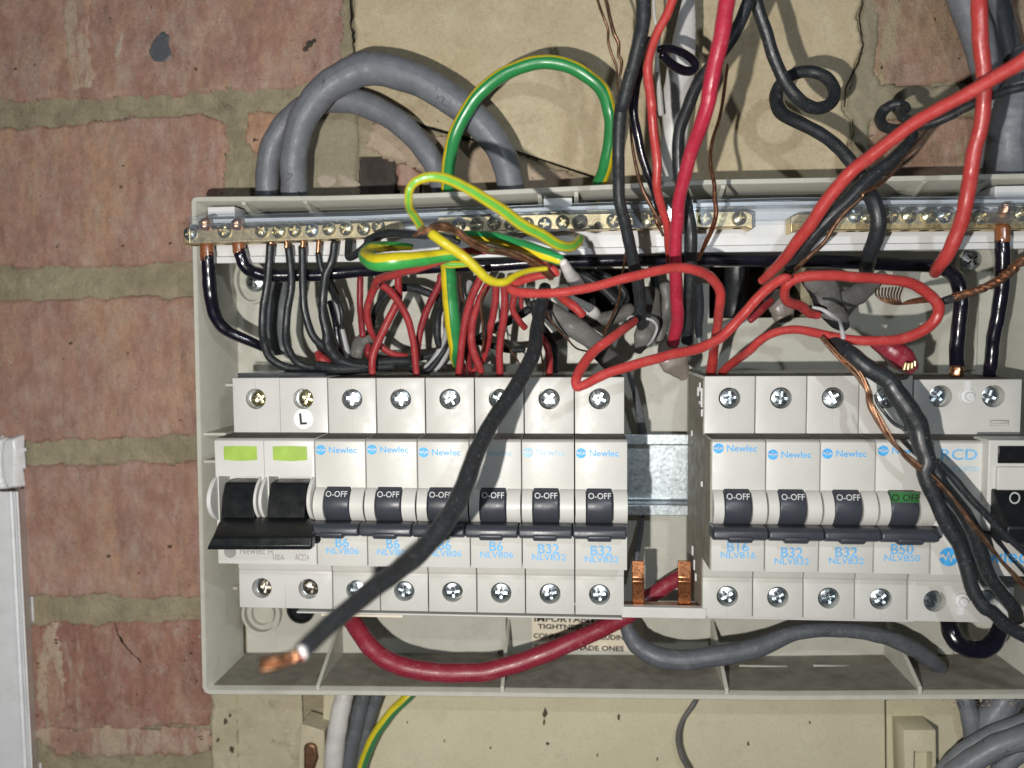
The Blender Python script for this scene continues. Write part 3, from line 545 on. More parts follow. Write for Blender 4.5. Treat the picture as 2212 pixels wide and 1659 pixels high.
# key heights, measured at the two faces
ZT, ZTB = zc(816, TY), zc(938, TY)                          # upper terminal block
ZN, ZNB = zc(950, NY), zc(1227, NY)                         # nose
ZL, ZLb = zc(1053, NY), zc(1124, NY)                        # lever zone
ZLIP, ZLB, ZBOT = zc(1228, TY), zc(1240, TY), zc(1323, TY)
W0 = 0.0175
ZS1, ZS2 = zc(862, TY), zc(1280, TY)
def rel(z): return z-ZT
def body_profile(nose=NY):
    ty, ny = TY*0.001, nose*0.001; o = -TY*0.001
    return [(o-0.008, 0), (0, 0), (0, rel(ZTB)), (ny-ty+0.0012, rel(ZTB)+0.0002), (ny-ty, rel(ZN)-0.0008), (ny-ty, rel(ZL)), (ny-ty, rel(ZLb)-0.004), (ny-ty, rel(ZNB)), (0, rel(ZNB)+0.001), (0, rel(ZLB)+0.0003), (0.0010, rel(ZLB)), (0.0004, rel(ZLB)-0.0003), (0, rel(ZBOT)), (o-0.008, rel(ZBOT))]
# screws: dome head with a crossed recess (three shared turns of one head)
def screw_mesh(r, mt, cross=True, dome=0.0009):
    b = MB(); b.lathe([(r, 0.0016), (r, 0.0002), (r*0.9, -dome*0.35), (r*0.6, -dome*0.8), (r*0.25, -dome), (0.00002, -dome*1.02)], n=28)
    o = b.build('cutbase', mt, origin='local')
    bm = bmesh.new(); bm.from_mesh(o.data); bmesh.ops.remove_doubles(bm, verts=bm.verts, dist=1e-6)
    bmesh.ops.holes_fill(bm, edges=bm.edges); bmesh.ops.recalc_face_normals(bm, faces=bm.faces); bm.to_mesh(o.data); bm.free()
    c = MB(); t_ = r*0.15
    if cross:
        c.box((-r*0.66, -0.004, -t_), (r*0.66, 0.0006, t_)); cut(o, c)
        c = MB(); c.box((-t_, -0.004, -r*0.66), (t_, 0.0006, r*0.66)); cut(o, c)
        c = MB(); c.lathe([(0.00001, -0.004), (r*0.33, -0.0039), (r*0.22, 0.0007), (0.00001, 0.0008)], n=12); cut(o, c)
    else:
        c.box((-r*1.2, -0.004, -t_), (r*1.2, 0.0003, t_)); cut(o, c)
    me = o.data; bpy.data.objects.remove(o); return me
SCR = screw_mesh(0.0034, M['zinc']); SCRB = screw_mesh(0.0034, M['brass_screw']); SCN = screw_mesh(0.0034, M['nickel']); SCS = screw_mesh(0.0034, M['zinc'], cross=False)
BSC = screw_mesh(0.00235, M['brass_screw']); BSC2 = screw_mesh(0.00235, M['zinc'])
rs = random.Random(11)
def add_screw(me, parent, loc, tilt=0.10, name='terminal_screw'):
    o = put(name, me, parent, loc); o.rotation_euler = (rs.uniform(-tilt, tilt), rs.uniform(0, 3.14), rs.uniform(-tilt, tilt)); return o
def cutters(xs, w, rr=0.00375, seams=True):
    c = MB()
    for x in xs:
        for z in (ZS1, ZS2):
            b0 = MB(); b0.lathe([(0.00001, -0.002), (rr, -0.002), (rr, 0.0035), (0.00001, 0.0035)], (x, 0, rel(z)), 32)
            k = len(c.v); c.v += b0.v; c.f += [tuple(k+i for i in f_) for f_ in b0.f]
        if seams:
            c.box((x-0.00005, -0.001, rel(ZS1)+0.0038), (x+0.00005, 0.0002, 0.001)); c.box((x-0.00005, -0.001, rel(ZTB)+0.0005), (x+0.00005, 0.0001, rel(ZS1)-0.0038))
            c.box((x-0.00005, -0.001, rel(ZBOT)-0.001), (x+0.00005, 0.0002, rel(ZS2)-0.0038))
    return c
def fix(me):
    bm = bmesh.new(); bm.from_mesh(me); bmesh.ops.remove_doubles(bm, verts=bm.verts, dist=2e-6); bmesh.ops.recalc_face_normals(bm, faces=bm.faces); bm.to_mesh(me); bm.free()
def arc_prof(z0, z1, y, bulge, n=10, back=0.003):
    p = [(y+back, z0)] + [(y-bulge*math.sin(math.pi*i/n)**0.7 if 0 < i < n else y, z0+(z1-z0)*i/n) for i in range(n+1)] + [(y+back, z1)]
    return p
dN = (NY-TY)*0.001
# --- one miniature circuit breaker, its origin at the top left of the terminal face
b = MB(); b.prism(body_profile(), 0.00018, W0-0.00018); body_o = b.build('body', M['brk'], origin='local', bevel=0.00035)
bake(body_o); fix(body_o.data); cut(body_o, cutters([W0/2], W0)); BODY = body_o.data; bpy.data.objects.remove(body_o)
b = MB(); b.prism(arc_prof(rel(ZL)-0.0003, rel(ZLb)-0.001, dN, 0.0042), 0.0003, 0.0036)
b.prism(arc_prof(rel(ZL)-0.0003, rel(ZLb)-0.001, dN, 0.0042), 0.0127, W0-0.0003); CHEEK = b.mesh('cheek', M['brk'], ang=40)
b = MB(); b.prism(arc_prof(rel(ZL), rel(ZLb)-0.001, dN, 0.0040), 0.0038, 0.0124)
lo = b.build('lever', M['lever'], origin='local')
zb1, zb2 = rel(ZLb)-0.0002, rel(zc(1160, NY-8))-0.0008
b.prism([(dN+0.001, zb1), (dN-0.007, zb1+0.0004), (dN-0.0085, zb1-0.0008), (dN-0.0088, zb1-0.003), (dN-0.0080, zb2+0.0008), (dN-0.006, zb2), (dN+0.001, zb2)], -0.0006, W0-0.0009)
b.prism([(dN-0.001, zb2+0.002), (dN-0.0094, zb1-0.0022), (dN-0.0094, zb2+0.0006), (dN-0.0080, zb2-0.0003), (dN-0.001, zb2-0.0003)], 0.0040, 0.0118)
bpy.data.objects.remove(lo); lo = b.build('lever', M['lever'], origin='local', bevel=0.0006, seg=3); bake(lo); LEVER = lo.data; bpy.data.objects.remove(lo)
b = MB(); b.box((0.00395, dN-0.0033, rel(ZL)-0.0036), (0.01225, dN+0.0005, rel(ZL)-0.0002)); TIP = b.mesh('lever_tip', M['dk_green'])
OFF = text_mesh('O-OFF', 1.95, M['wprint'], xs=0.92, bold=0.02); OFFG = text_mesh('O OFF', 2.15, M['bprint'], xs=0.98, bold=0.02)
b = MB(); b.box((0.0004, 0.0006, 0.00002), (W0-0.0004, 0.016, 0.00016)); TOPD = b.mesh('dark_top', M['near_black'])  # near-black strip over the top face of each breaker
b = MB(); b.box((0.0003, dN+0.0013, rel(ZTB)+0.00018), (W0-0.0003, -0.0001, rel(ZTB)+0.00032)); LEDGE = b.mesh('dusty_ledge', M['ledge'])
TXT = {}
def tx(s, h, mt, **k):
    key = (s, h, mt)
    if key not in TXT: TXT[key] = text_mesh(s, h, M[mt], **k)
    return TXT[key]
DISC, DISCP = disc(0.0017, M['blue']), disc(0.0017, M['pblue']); ZZ = zigzag(0.0015, M['brk'])
def fitw(me, w_mm):
    mn, mxx = min(v.co.x for v in me.vertices), max(v.co.x for v in me.vertices)
    k = w_mm*0.001/(mxx-mn); 
    for v in me.vertices: v.co.x *= k
    return me
NEW1, NEW2 = fitw(text_mesh('Newlec', 2.1, M['blue'], bold=0.03), 9.6), fitw(text_mesh('Newlec', 2.1, M['pblue'], bold=0.02), 9.6)
def breaker(xD, xD2, rating, code, label, fade=False, dyl=0.0, tip=False, dyr=0.0, drop=0.0):
    p = at(xD, 875, TY); w_ = at(xD2, 875, TY).x-p.x; k = w_/W0
    t = empty('circuit_breaker', (p.x, TY*0.001, ZT-drop)); tag(t, label, 'circuit breaker', 'miniature circuit breakers clipped side by side on the rail'); t.scale = (k, 1, 1)
    put('body', BODY, t, (0, 0, 0)); put('dark_top', TOPD, t, (0, 0, 0)); put('dusty_ledge', LEDGE, t, (0, 0, 0)); put('cheek', CHEEK, t, (0, 0, 0)); put('lever', LEVER, t, (0, 0, 0))
    if tip: put('lever_tip', TIP, t, (0, 0, 0))
    n = dN-0.00006
    put('lever_print', OFFG if tip else OFF, t, (0.0081, dN-(0.00345 if tip else 0.0032), rel(ZL)-0.0029)).rotation_euler = (0 if tip else -0.30, 0, 0)
    zl = rel(zc(982, NY))+dyl
    put('emblem', DISCP if fade else DISC, t, (0.0022, n, zl+0.0006)); put('emblem_wave', ZZ, t, (0.0022, n-0.00003, zl+0.0006))
    o = put('maker_print', NEW2 if fade else NEW1, t, (0.0097, n, zl-0.0004))
    put('rating_print', fitw(tx(rating, 3.3, 'pblue2', bold=0.05), 4.6 if len(rating) == 2 else 7.0), t, (0.0087, n, rel(zc(1187, NY))+dyr-0.0010)); put('code_print', fitw(tx(code, 2.1, 'pblue2', bold=0.03), 11.2), t, (0.0088, n, rel(zc(1204, NY))+dyr-0.0006))
    for z in (ZS1, ZS2):
        add_screw(SCR, t, (W0/2, 0.0010 if z == ZS1 else 0.0013, rel(z)), 0.16)
    return t
M['pblue2'] = plastic('blue_rating_print', (0.15, 0.46, 0.82), rough=0.5, var=0.12, size=1.5, grime=0, speck=0, bumpd=0)
XB = [708.5, 813.0, 918.7, 1025.2, 1132.0, 1240.6, 1349.6]
LB = ['white circuit breaker marked B6, immediately right of the black double main switch', 'white circuit breaker marked B6, second from the double main switch, small stain under its code', 'white circuit breaker whose B6 rating is hidden by the loose black cable crossing it', 'white circuit breaker marked B6 next to the first B32, upper screw behind the black cable', 'white circuit breaker marked B32 with the palest faded maker print', 'white circuit breaker marked B32, last of the left bank beside the empty rail gap']
for i in range(6): breaker(XB[i], XB[i+1], 'B6' if i < 4 else 'B32', 'NLVB06' if i < 4 else 'NLVB32', LB[i], fade=i in (3, 4), dyl=(0.0008, 0.001, 0.0001, 0, 0.0002, 0)[i], dyr=(0.0012, 0.0010, 0.0008, 0.0006, 0, -0.0004)[i])
XR = [1520.5, 1631.5, 1742.6, 1855.5, 1971.5]
LR = [('B16', 'NLVB16', 'white circuit breaker marked B16, its side exposed to the gap'), ('B32', 'NLVB32', 'white circuit breaker marked B32, directly right of the B16 one'), ('B32', 'NLVB32', 'white circuit breaker marked B32, directly left of the B50 one'), ('B50', 'NLVB50', 'white circuit breaker marked B50 with a green tipped lever')]
for i in range(4): breaker(XR[i], XR[i+1], *LR[i], tip=i == 3, dyl=(0.0016, -0.0004, 0.0, 0.0010)[i], dyr=(0.0014, -0.0004, 0.0, 0.0012)[i], drop=-0.0002)
# bits of moulding and a grimy shaded plate on the exposed side of the B16 breaker
t = [o for o in sc.objects if o.get('label', '').startswith('white circuit breaker marked B16')][0]
b = MB(); x0 = wpos(t).x
for (Y, y0, y1, dY) in ((-48, 838, 880, 1.2), (-44, 826, 846, 1.0), (-40, 836, 856, 1.4), (-45, 866, 874, 2.4), (-48.5, 884, 900, 0.9), (-50, 1040, 1052, 1.6), (-30, 1180, 1200, 2), (-34, 1210, 1232, 2), (-38, 1240, 1256, 2), (-26, 930, 942, 2)):
    b.box((x0-0.0007, Y*0.001, zc(y0, Y, 1510)), (x0+0.0005, (Y+dY)*0.001, zc(y1, Y, 1510)))
b.build('side_moulding', M['carrier'], t, bevel=0.0002)
b = MB(); b.prism([(y_+TY*0.001, z_+ZT) for y_, z_ in [(0.036, -0.001), (0.0006, -0.001), (0.0006, rel(ZTB)), (dN+0.001, rel(ZTB)-0.0003), (dN+0.0006, rel(ZNB)+0.0005), (0.0006, rel(ZNB)), (0.0006, rel(ZBOT)+0.0006), (0.036, rel(ZBOT)+0.0006)]], x0-0.00018, x0+0.0003); b.build('shaded_side_plate', M['grime'], t)  # grimy plate, its dark grey also carries the shade of this side
# --- double pole main switch
xm0, xm1 = at(503, 875, TY).x, at(708, 875, TY).x; wm = xm1-xm0
ms = empty('main_switch', (xm0, TY*0.001, ZT+0.0002)); tag(ms, 'double pole main switch with green windows, wide black lever and a round L sticker', 'switch')
b = MB(); b.prism(body_profile(), 0.0001, wm-0.0001); o = b.build('body', M['brk2'], origin='local', bevel=0.0004); bake(o); fix(o.data); o.parent = ms
cut_ = cutters([wm*0.245, wm*0.745], wm)
cut_.box((wm*0.5-0.00008, -0.001, rel(ZTB)+0.0002), (wm*0.5+0.00008, 0.0004, 0.001)); cut_.box((wm*0.5-0.00008, -0.001, rel(ZBOT)-0.001), (wm*0.5+0.00008, 0.0004, rel(ZLB)))
o.parent = None; cut(o, cut_)
zc0, zc1 = rel(zc(1033, NY)), rel(ZNB)+0.0090
c = MB(); c.box((0.0012, dN-0.01, rel(zc(1180, NY))), (wm*0.5-0.0014, dN+0.009, zc0)); c.box((wm*0.5+0.0014, dN-0.01, rel(zc(1180, NY))), (wm-0.0016, dN+0.009, zc0)); c.box((wm*0.5-0.0001, dN-0.001, zc0), (wm*0.5+0.00005, dN+0.0004, 0)); cut(o, c)
o.parent = ms; o.location = (0, 0, 0)
def nx(xD): return (at(xD, 1000, NY).x-xm0)
for xa, xb in ((484, 556), (590, 664)):
    b = MB(); za, zb_ = rel(zc(967, NY)), rel(zc(997, NY)); a_, c_ = nx(xa), nx(xb); mid = (a_+c_)/2
    b.plate([(a_, za), (mid, za+0.0002), (c_, za), (c_, zb_), (mid, zb_-0.0004), (a_, zb_)], dN+0.0003, dN-0.00008); b.v = [v+wpos(ms) for v in b.v]; b.build('indicator_window', M['green_tip'], ms, bevel=0.0001)
zf0, zf1 = rel(zc(1034, NY)), rel(zc(1131, NY))
for xa, xb in ((457, 468), (556, 564), (567, 576), (669, 679)):     # curved flanges beside the levers
    b = MB(); b.prism(arc_prof(zf0, zf1, dN, 0.0062, 14, 0.004), nx(xa+3), nx(xb+1)); b.v = [v+wpos(ms) for v in b.v]; b.build('lever_flange', M['brk2'], ms, bevel=0.0003)
for xa, xb in ((483, 556), (582, 663)):
    b = MB(); b.prism([(dN+0.008, zf0-0.0022), (dN+0.0005, zf0-0.0022), (dN-0.0022, zf0-0.007), (dN-0.004, zf1+0.001), (dN-0.003, zf1-0.002), (dN+0.008, zf1-0.002)], nx(xa), nx(xb)); b.v = [v+wpos(ms) for v in b.v]; b.build('lever_block', M['black'], ms, bevel=0.0004)
    put('embossed_print', fitw(text_mesh('O OFF', 3.0, M['emboss'], bold=0.03), 10.6), ms, ((nx(xa)+nx(xb))/2, dN-0.00095, zf0-0.0066)).rotation_euler = (-0.52, 0, 0)
LY = NY-13; b = MB()
def lz(y): return zc(y, LY)-ZT
def lx(x): return at(x, 1150, LY).x-xm0
rows = []
for (y, xa, xb, Ya) in ((1118, 481, 665, NY-4), (1130, 470, 672, NY-8), (1160, 458, 674, LY-1), (1182, 447, 673, LY-2), (1188, 445, 672, LY-1)):
    rows.append([(at(xa, y, Ya).x, Ya*0.001, at(xa, y, Ya).z), (at(xb, y, Ya).x, Ya*0.001, at(xb, y, Ya).z)])
back = [[(p[0][0]+0.0004, p[0][1]+0.005, p[0][2]-0.0003), (p[1][0]-0.0004, p[1][1]+0.005, p[1][2]-0.0003)] for p in rows]
loopv = [[r[0], r[1], q_[1], q_[0]] for r, q_ in zip(rows, back)]; b.quadgrid(loopv, close_u=True); b.f += [(0, 1, 2, 3), (16, 17, 18, 19)]
b.build('lever_bar', M['black'], ms, bevel=0.0006)
for x_, z_ in ((0.245, ZS1), (0.745, ZS1), (0.245, ZS2), (0.745, ZS2)):
    s = add_screw(SCRB if z_ == ZS1 else SCN, ms, (wm*x_+0.0008, 0.0020, rel(z_)), 0.12); s.rotation_euler.z = 0.35; s.scale = (0.85, 1.4, 0.95)
    b = MB(); b.lathe([(0.0036, 0.0032), (0.0036, 0.0034), (0.0001, 0.0035)], (0, 0, 0), 24); put('terminal_cage', b.mesh('terminal_cage', M['zinc']), ms, (wm*x_, 0, rel(z_)))
lp = at(655.6, 905, TY-0.1); ld = put('round_sticker', disc(0.00365, M['wsticker'], 40), ms, lp-wpos(ms))
put('letter', text_mesh('L', 3.9, M['bprint'], bold=0.14, rot=0.08), ms, lp-wpos(ms)+Vector((-0.0002, -0.00005, -0.0019)))
for s_, xq, yq, h, w_ in (('100A', 601, 1207, 2.2, 4.0), ('AC22A', 653, 1207, 2.2, 5.1), ('Newlec', 545, 1193, 2.4, 9.0), ('H', 584, 1194, 2.0, 1.5)):
    p = at(xq, yq, NY-0.08); put('grey_print', fitw(text_mesh(s_, h, M['gprint']), w_), ms, p-wpos(ms)+Vector((0, 0, -0.0006)))
p = at(497, 1192, NY-0.08); put('grey_emblem', disc(0.0022, M['gprint']), ms, p-wpos(ms))
b = MB(); a_, c_ = at(513, 806, -44), at(702, 812, -44); b.box((a_.x, -0.044, c_.z-0.001), (c_.x, -0.020, a_.z)); o = b.build('terminal_shroud', M['clear'], ms, bevel=0.0003)
b = MB(); b.box((0.0004, dN+0.0013, rel(ZTB)+0.00018), (wm-0.0004, -0.0001, rel(ZTB)+0.00034)); put('dusty_ledge', b.mesh('dusty_ledge', M['ledge']), ms, (0, 0, 0))
# --- residual current device
xr0, xr1 = at(1972.5, 875, TY).x, at(2206, 875, TY).x; wr = xr1-xr0
rcd = empty('rcd_switch', (xr0, TY*0.001, ZT)); tag(rcd, 'wide residual current device lettered RCD at the right end of the board', 'rcd')
zt_ = rel(zc(820, TY, 2080))
pr = body_profile(); pr = [(y, min(z, zt_)) for y, z in pr]
b = MB(); b.prism(pr, 0.0002, wr); o = b.build('body', M['brk'], origin='local', bevel=0.0005); bake(o); fix(o.data)
def rx(x, Y=TY): return at(x, 1000, Y).x-xr0
c = MB()
for xq, yq in ((2032, 856), (2146, 856), (2020, 1299), (2133, 1298)):
    p = at(xq, yq, TY); b0 = MB(); b0.lathe([(0.00001, -0.002), (0.0038, -0.002), (0.0038, 0.0040), (0.00001, 0.0040)], (p.x-xr0, 0, p.z-ZT), 32)
    k = len(c.v); c.v += b0.v; c.f += [tuple(k+i for i in f_) for f_ in b0.f]
p1, p2 = at(2139, 906, TY), at(2180, 919, TY); c.box((p1.x-xr0, -0.001, p2.z-ZT), (p2.x-xr0, 0.0012, p1.z-ZT)); cut(o, c); o.parent = rcd
for xq, yq in ((2026, 856), (2140, 857), (2018, 1299), (2131, 1298)):
    p = at(xq, yq, TY); add_screw(SCS if yq > 1000 else SCR, rcd, (p.x-xr0, 0.0016, p.z-ZT), 0.15)
for xq, yq, sgn in ((2089, 855, 1), (2076, 1296, -1)):
    p = at(xq, yq, TY); b = MB(); b.lathe([(0.0024, 0.0005), (0.0024, -0.0008), (0.0014, -0.0010), (0.0013, -0.0022), (0.0001, -0.0023)], (p.x, p.y, p.z), 24); b.box((p.x-0.0009, p.y-0.0004, p.z+sgn*0.0018), (p.x+0.0009, p.y+0.0003, p.z+sgn*0.0052)); b.build('seal_plug', M['carrier'], rcd)
b = MB(); p1, p2 = at(2140, 907, TY+0.5), at(2180, 918, TY+0.5); b.box((p1.x+0.0004, TY*0.001-0.0001, p2.z+0.0005), (p2.x-0.0004, TY*0.001+0.002, p1.z-0.0002)); b.build('slot_bar', M['brk'], rcd, bevel=0.0005)
def rpiece(name, mt, x0_, y0_, x1_, y1_, Ya, Yb, bevel=0.0003): return piece(name, mt, x0_, y0_, x1_, y1_, Ya, Yb, rcd, 'D', bevel)
rpiece('raised_front', M['brk'], 2137, 951, 2330, 1150, -70, -60); rpiece('indicator_window', M['black'], 2157, 963, 2330, 1002, -70.3, -69); rpiece('push_button', M['brk'], 2156, 1009, 2330, 1060, -71.5, -69)
b = MB(); p1, p2 = at(2156, 1061, -74), at(2330, 1166, -74)
b.prism([(-0.066, p1.z), (-0.0715, p1.z), (-0.0745, p1.z-0.004), (-0.080, p2.z+0.005), (-0.0795, p2.z), (-0.066, p2.z)], p1.x, p2.x); b.build('lever', M['black'], rcd, bevel=0.0005)
p = at(2190, 1075, -74.2); b = MB(); rows = [[(p.x+rr*math.cos(2*math.pi*j/28), -0.0741-(0.0006), p.z+1.15*rr*math.sin(2*math.pi*j/28)) for j in range(28)] for rr in (0.00125, 0.0016)]
b.quadgrid(rows, close_u=True); b.build('zero_print', M['wprint'], rcd)
p = at(2071, 993, NY-0.1); put('rcd_print', fitw(text_mesh('RCD', 3.4, M['pblue2'], bold=0.04), 11.2), rcd, p-wpos(rcd))
p = at(2077, 1018, NY-0.1); put('code_print', fitw(text_mesh('NLRCD8030A', 1.6, M['pblue'], bold=0.02), 11.0), rcd, p-wpos(rcd))
p = at(2050, 1203, NY-0.1); put('emblem', disc(0.0031, M['blue'], 36), rcd, p-wpos(rcd)); put('emblem_wave', zigzag(0.0031, M['brk']), rcd, p-wpos(rcd)+Vector((0, -0.00003, 0)))
p = at(2146, 1215, NY-0.1); put('maker_print', fitw(text_mesh('Newlec', 4.4, M['blue'], bold=0.08), 20.5), rcd, p-wpos(rcd))
b = MB(); b.box((0.0006, dN+0.0013, rel(ZTB)+0.00018), (wr-0.0004, -0.0001, rel(ZTB)+0.00034)); put('dusty_ledge', b.mesh('dusty_ledge', M['ledge']), rcd, (0, 0, 0))
b = MB(); b.box((0.0006, 0.0006, zt_+0.00002), (wr-0.0006, 0.030, zt_+0.00018)); put('dark_top', b.mesh('dark_top', M['ledge']), rcd, (0, 0, 0))
# --- lower busbar with its exposed copper teeth
bb = empty('comb_busbar', at(1000, 1330, -44)); tag(bb, 'white comb busbar under the breakers with two bare copper teeth in the gap', 'busbar')
piece('busbar_housing', M['brk2'], 640, 1325, 1345, 1335, -48.5, -36, bb, bevel=0.0003); piece('busbar_housing', M['brk2'], 1528, 1329, 1975, 1345, -48.5, -36, bb, bevel=0.0003)
piece('busbar_front', M['brk2'], 1343, 1311, 1526, 1338, -50.5, -47.5, bb); piece('busbar_floor', M['dcopper'], 1344, 1316, 1523, 1322, -47, -38, bb)
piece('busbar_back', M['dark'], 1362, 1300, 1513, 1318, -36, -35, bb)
for xa, xb in ((1366, 1392), (1465, 1493)):
    b = MB(); p1, p2 = at(xa, 1213, -41), at(xb, 1300, -41); mid = p1.z-0.006
    b.prism([(-0.0405, p1.z), (-0.0408, mid), (-0.0418, mid-0.0012), (-0.0412, mid-0.003), (-0.0410, p2.z-0.001), (-0.0398, p2.z-0.001), (-0.0402, mid-0.003), (-0.0406, mid-0.0012), (-0.0396, mid), (-0.0393, p1.z)], p1.x, p2.x); b.build('tooth', M['tooth'], bb, bevel=0.0002)
piece('label_strip', M['sticker'], 694, 1326, 870, 1334, -48.8, -48.2, bb, bevel=0)
# ================================================================== TERMINAL BARS
car = empty('bar_carrier', at(1300, 560, -30)); tag(car, 'long white plastic carrier strip holding the brass terminal bars across the top of the tray', 'carrier')
def ramped(name, mt, ptsT, ptsB, Ya, Yb, parent, bevel=0.0002):       # strip following measured top and bottom edges
    b = MB(); rows = []
    for (xt, yt), (xb_, yb_) in zip(ptsT, ptsB):
        a_, c_ = at(xt, yt, Ya), at(xb_, yb_, Ya); d_ = Vector((0, (Yb-Ya)*0.001, 0)); rows.append([a_, c_, c_+d_, a_+d_])
    n = len(rows); k = b.quadgrid(rows, close_u=True); b.f += [(0, 1, 2, 3), tuple(4*(n-1)+i for i in range(4))]
    return b.build(name, mt, parent, bevel=bevel)
TOPL = [(430, 474), (780, 466), (1200, 446), (1600, 436), (2300, 428)]; BOTL = [(432, 569), (780, 565), (1200, 551), (1600, 544), (2300, 536)]
ramped('carrier_face', M['carrier'], TOPL, BOTL, -35, -32, car)
ramped('carrier_ledge', M['carrier'], [(x, y-14) for x, y in BOTL], BOTL, -37, -34.8, car)
ramped('carrier_ledge', M['carrier'], TOPL, [(x, y+9) for x, y in TOPL], -43, -34.8, car)
cov = empty('clear_cover', at(1300, 450, -48)); tag(cov, 'long clear plastic cover strip over the brass terminal bars', 'cover')
CT = [(409, 474), (780, 462), (1000, 455), (1300, 443), (1700, 433), (2300, 430)]
ramped('cover_face', M['clear'], CT, [(x, y+52) for x, y in CT], -51, -50.4, cov, 0)
ramped('cover_top', M['clear'], [(x, y-6) for x, y in CT], CT, -47.5, -46.9, cov, 0); ramped('cover_fold', M['clear'], [(x, y+11) for x, y in CT], [(x, y+15) for x, y in CT], -52, -51.2, cov, 0)
BARG = 'brass terminal bars across the top of the board'
def bar(label, pts, h, holes, screws, mt='brass', Ya=-43.5, extra=()):
    t = empty('terminal_bar', at(*pts[0], Ya)); tag(t, label, 'terminal bar', BARG)
    o = ramped('bar_body', M[mt], pts, [(x, y+h) for x, y in pts], Ya, Ya+7, t, 0.0003)
    for k_, (x, y) in enumerate(screws):
        p = at(x, y, Ya-0.4); s = put('screw', BSC if (k_*7) % 5 else BSC2, t, p-wpos(t)); s.rotation_euler = (rs.uniform(-.2, .2), rs.uniform(0, 3), rs.uniform(-.2, .2)); s.scale = (1.12, 1.5, 1.12)
    for x, y in holes:
        p = at(x, y, Ya-0.05); b = MB(); b.lathe([(0.0019, 0), (0.0017, 0.0001), (0.0001, 0.00015)], (p.x, p.y, p.z), 20); b.build('empty_hole', M['dark'], t)
    yb = lambda x: [a_[1]+(c_[1]-a_[1])*(x-a_[0])/(c_[0]-a_[0]) for a_, c_ in zip(pts, pts[1:]) if a_[0] <= x <= c_[0]][0]+h
    for x, y in screws[:24]:                       # wire entry holes along the lower edge
        if pts[0][0] < x-6 and x+6 < pts[-1][0]:
            p = at(x, yb(x)-1.5, Ya); b = MB(); n = 16
            b.v = [Vector((p.x+0.0017*math.cos(6.283*j/n), -0.0400+0.0017*math.sin(6.283*j/n), at(x, yb(x), Ya).z-0.00006)) for j in range(n)]; b.f = [tuple(range(n))]; b.build('wire_hole', M['dark'], t)
    return t
AL = [(370, 540), (700, 520), (1060, 515), (1220, 520), (1380, 510), (1545, 510), (1705, 495), (1870, 495), (2040, 490)]
L1 = [fr('A', *q_) for q_ in AL]+[fr('B', 225, 475)]
bar('left brass terminal bar with thin black wires hanging below it', [(396, 496), (620, 489), (864, 476)], 32, [fr('A', 915, 545)], L1)
L2 = [fr('B', *q_) for q_ in ((1005, 455), (1170, 455), (1345, 440), (1510, 450), (1655, 450), (1830, 450), (2005, 430), (2160, 440))]+[fr('C', *q_) for q_ in ((215, 420), (530, 415), (720, 415), (870, 410), (1415, 395), (1750, 390))]
bar('middle brass terminal bar with a free right end beside a bright bare copper wire', [(945, 469), (1200, 462), (1610, 456), (1626, 462)], 34, [fr('C', 375, 450)], L2)
L3 = [fr('E', *q_) for q_ in ((570, 365), (700, 375), (920, 370), (1100, 370), (1290, 370), (1440, 370), (1640, 375), (1790, 380), (2190, 350))]
bar('right brass terminal bar crossing under the two leaning red wires', [(1708, 468), (1722, 462), (1900, 460), (2300, 458)], 36, [], L3)
# ================================================================== WIRES AND CABLES
def spline(P, n=8):
    out = []
    Q = [P[0]*2-P[1]]+P+[P[-1]*2-P[-2]]
    for i in range(1, len(Q)-2):
        a, b, c, d = Q[i-1], Q[i], Q[i+1], Q[i+2]
        for k in range(n):
            t = k/n; out.append(0.5*((2*b)+(c-a)*t+(2*a-5*b+4*c-d)*t*t+(3*b-a-3*c+d)*t*t*t))
    out.append(P[-1]); return out
def tube_rows(P, Rr, seg=14, flat=1.0, cap=True, rnd_end=True):
    """rings whose first point faces the camera side, so that stripes keep their side"""
    rows = []; n = len(P); L = [0]; pn = None
    for i in range(1, n): L.append(L[-1]+(P[i]-P[i-1]).length)
    for i in range(n):
        T = (P[min(i+1, n-1)]-P[max(i-1, 0)]).normalized()
        V = Vector((0, -1, 0)); N = V-T*V.dot(T)
        if N.length < 0.25 and pn is not None: N = pn-T*pn.dot(T)
        N.normalize(); pn = N; S = T.cross(N); r = Rr[i]
        rows.append([P[i]+N*math.cos(2*math.pi*j/seg)*r*flat+S*math.sin(2*math.pi*j/seg)*r for j in range(seg+1)])
    if cap:
        def capr(k, d):
            c = P[k]; T = (P[k]-P[k+d]).normalized(); res = []
            for f_, o in ((0.82, 0.35), (0.45, 0.5), (0.001, 0.55)): res.append([c+(q-c)*f_+T*Rr[k]*o*(1 if rnd_end else 0.25) for q in rows[k]])
            return res
        st = capr(0, 1)[::-1]; en = capr(n-1, -1); rows = st+rows+en; L = [L[0]]*3+L+[L[-1]]*3
    return rows, L
def tube(name, P, Rr, mt, parent=None, seg=14, flat=1.0, origin=None, cap=True):
    rows, L = tube_rows(P, Rr, seg, flat, cap); b = MB(); b.quadgrid(rows); n = len(rows[0])
    org = origin if origin is not None else (wpos(parent) if parent is not None else P[0])
    me = bpy.data.meshes.new(name); me.from_pydata([tuple(v-org) for v in b.v], [], [f_[::-1] for f_ in b.f]); me.update()
    uv = me.uv_layers.new(name='UVMap')
    for lp in me.loops:
        k = lp.vertex_index; uv.data[lp.index].uv = ((k % n)/(n-1), L[k//n]*100)
    me.materials.append(mt)
    for p in me.polygons: p.use_smooth = True
    o = bpy.data.objects.new(name, me)
    if parent is None: o.location = org
    return link(o, parent)
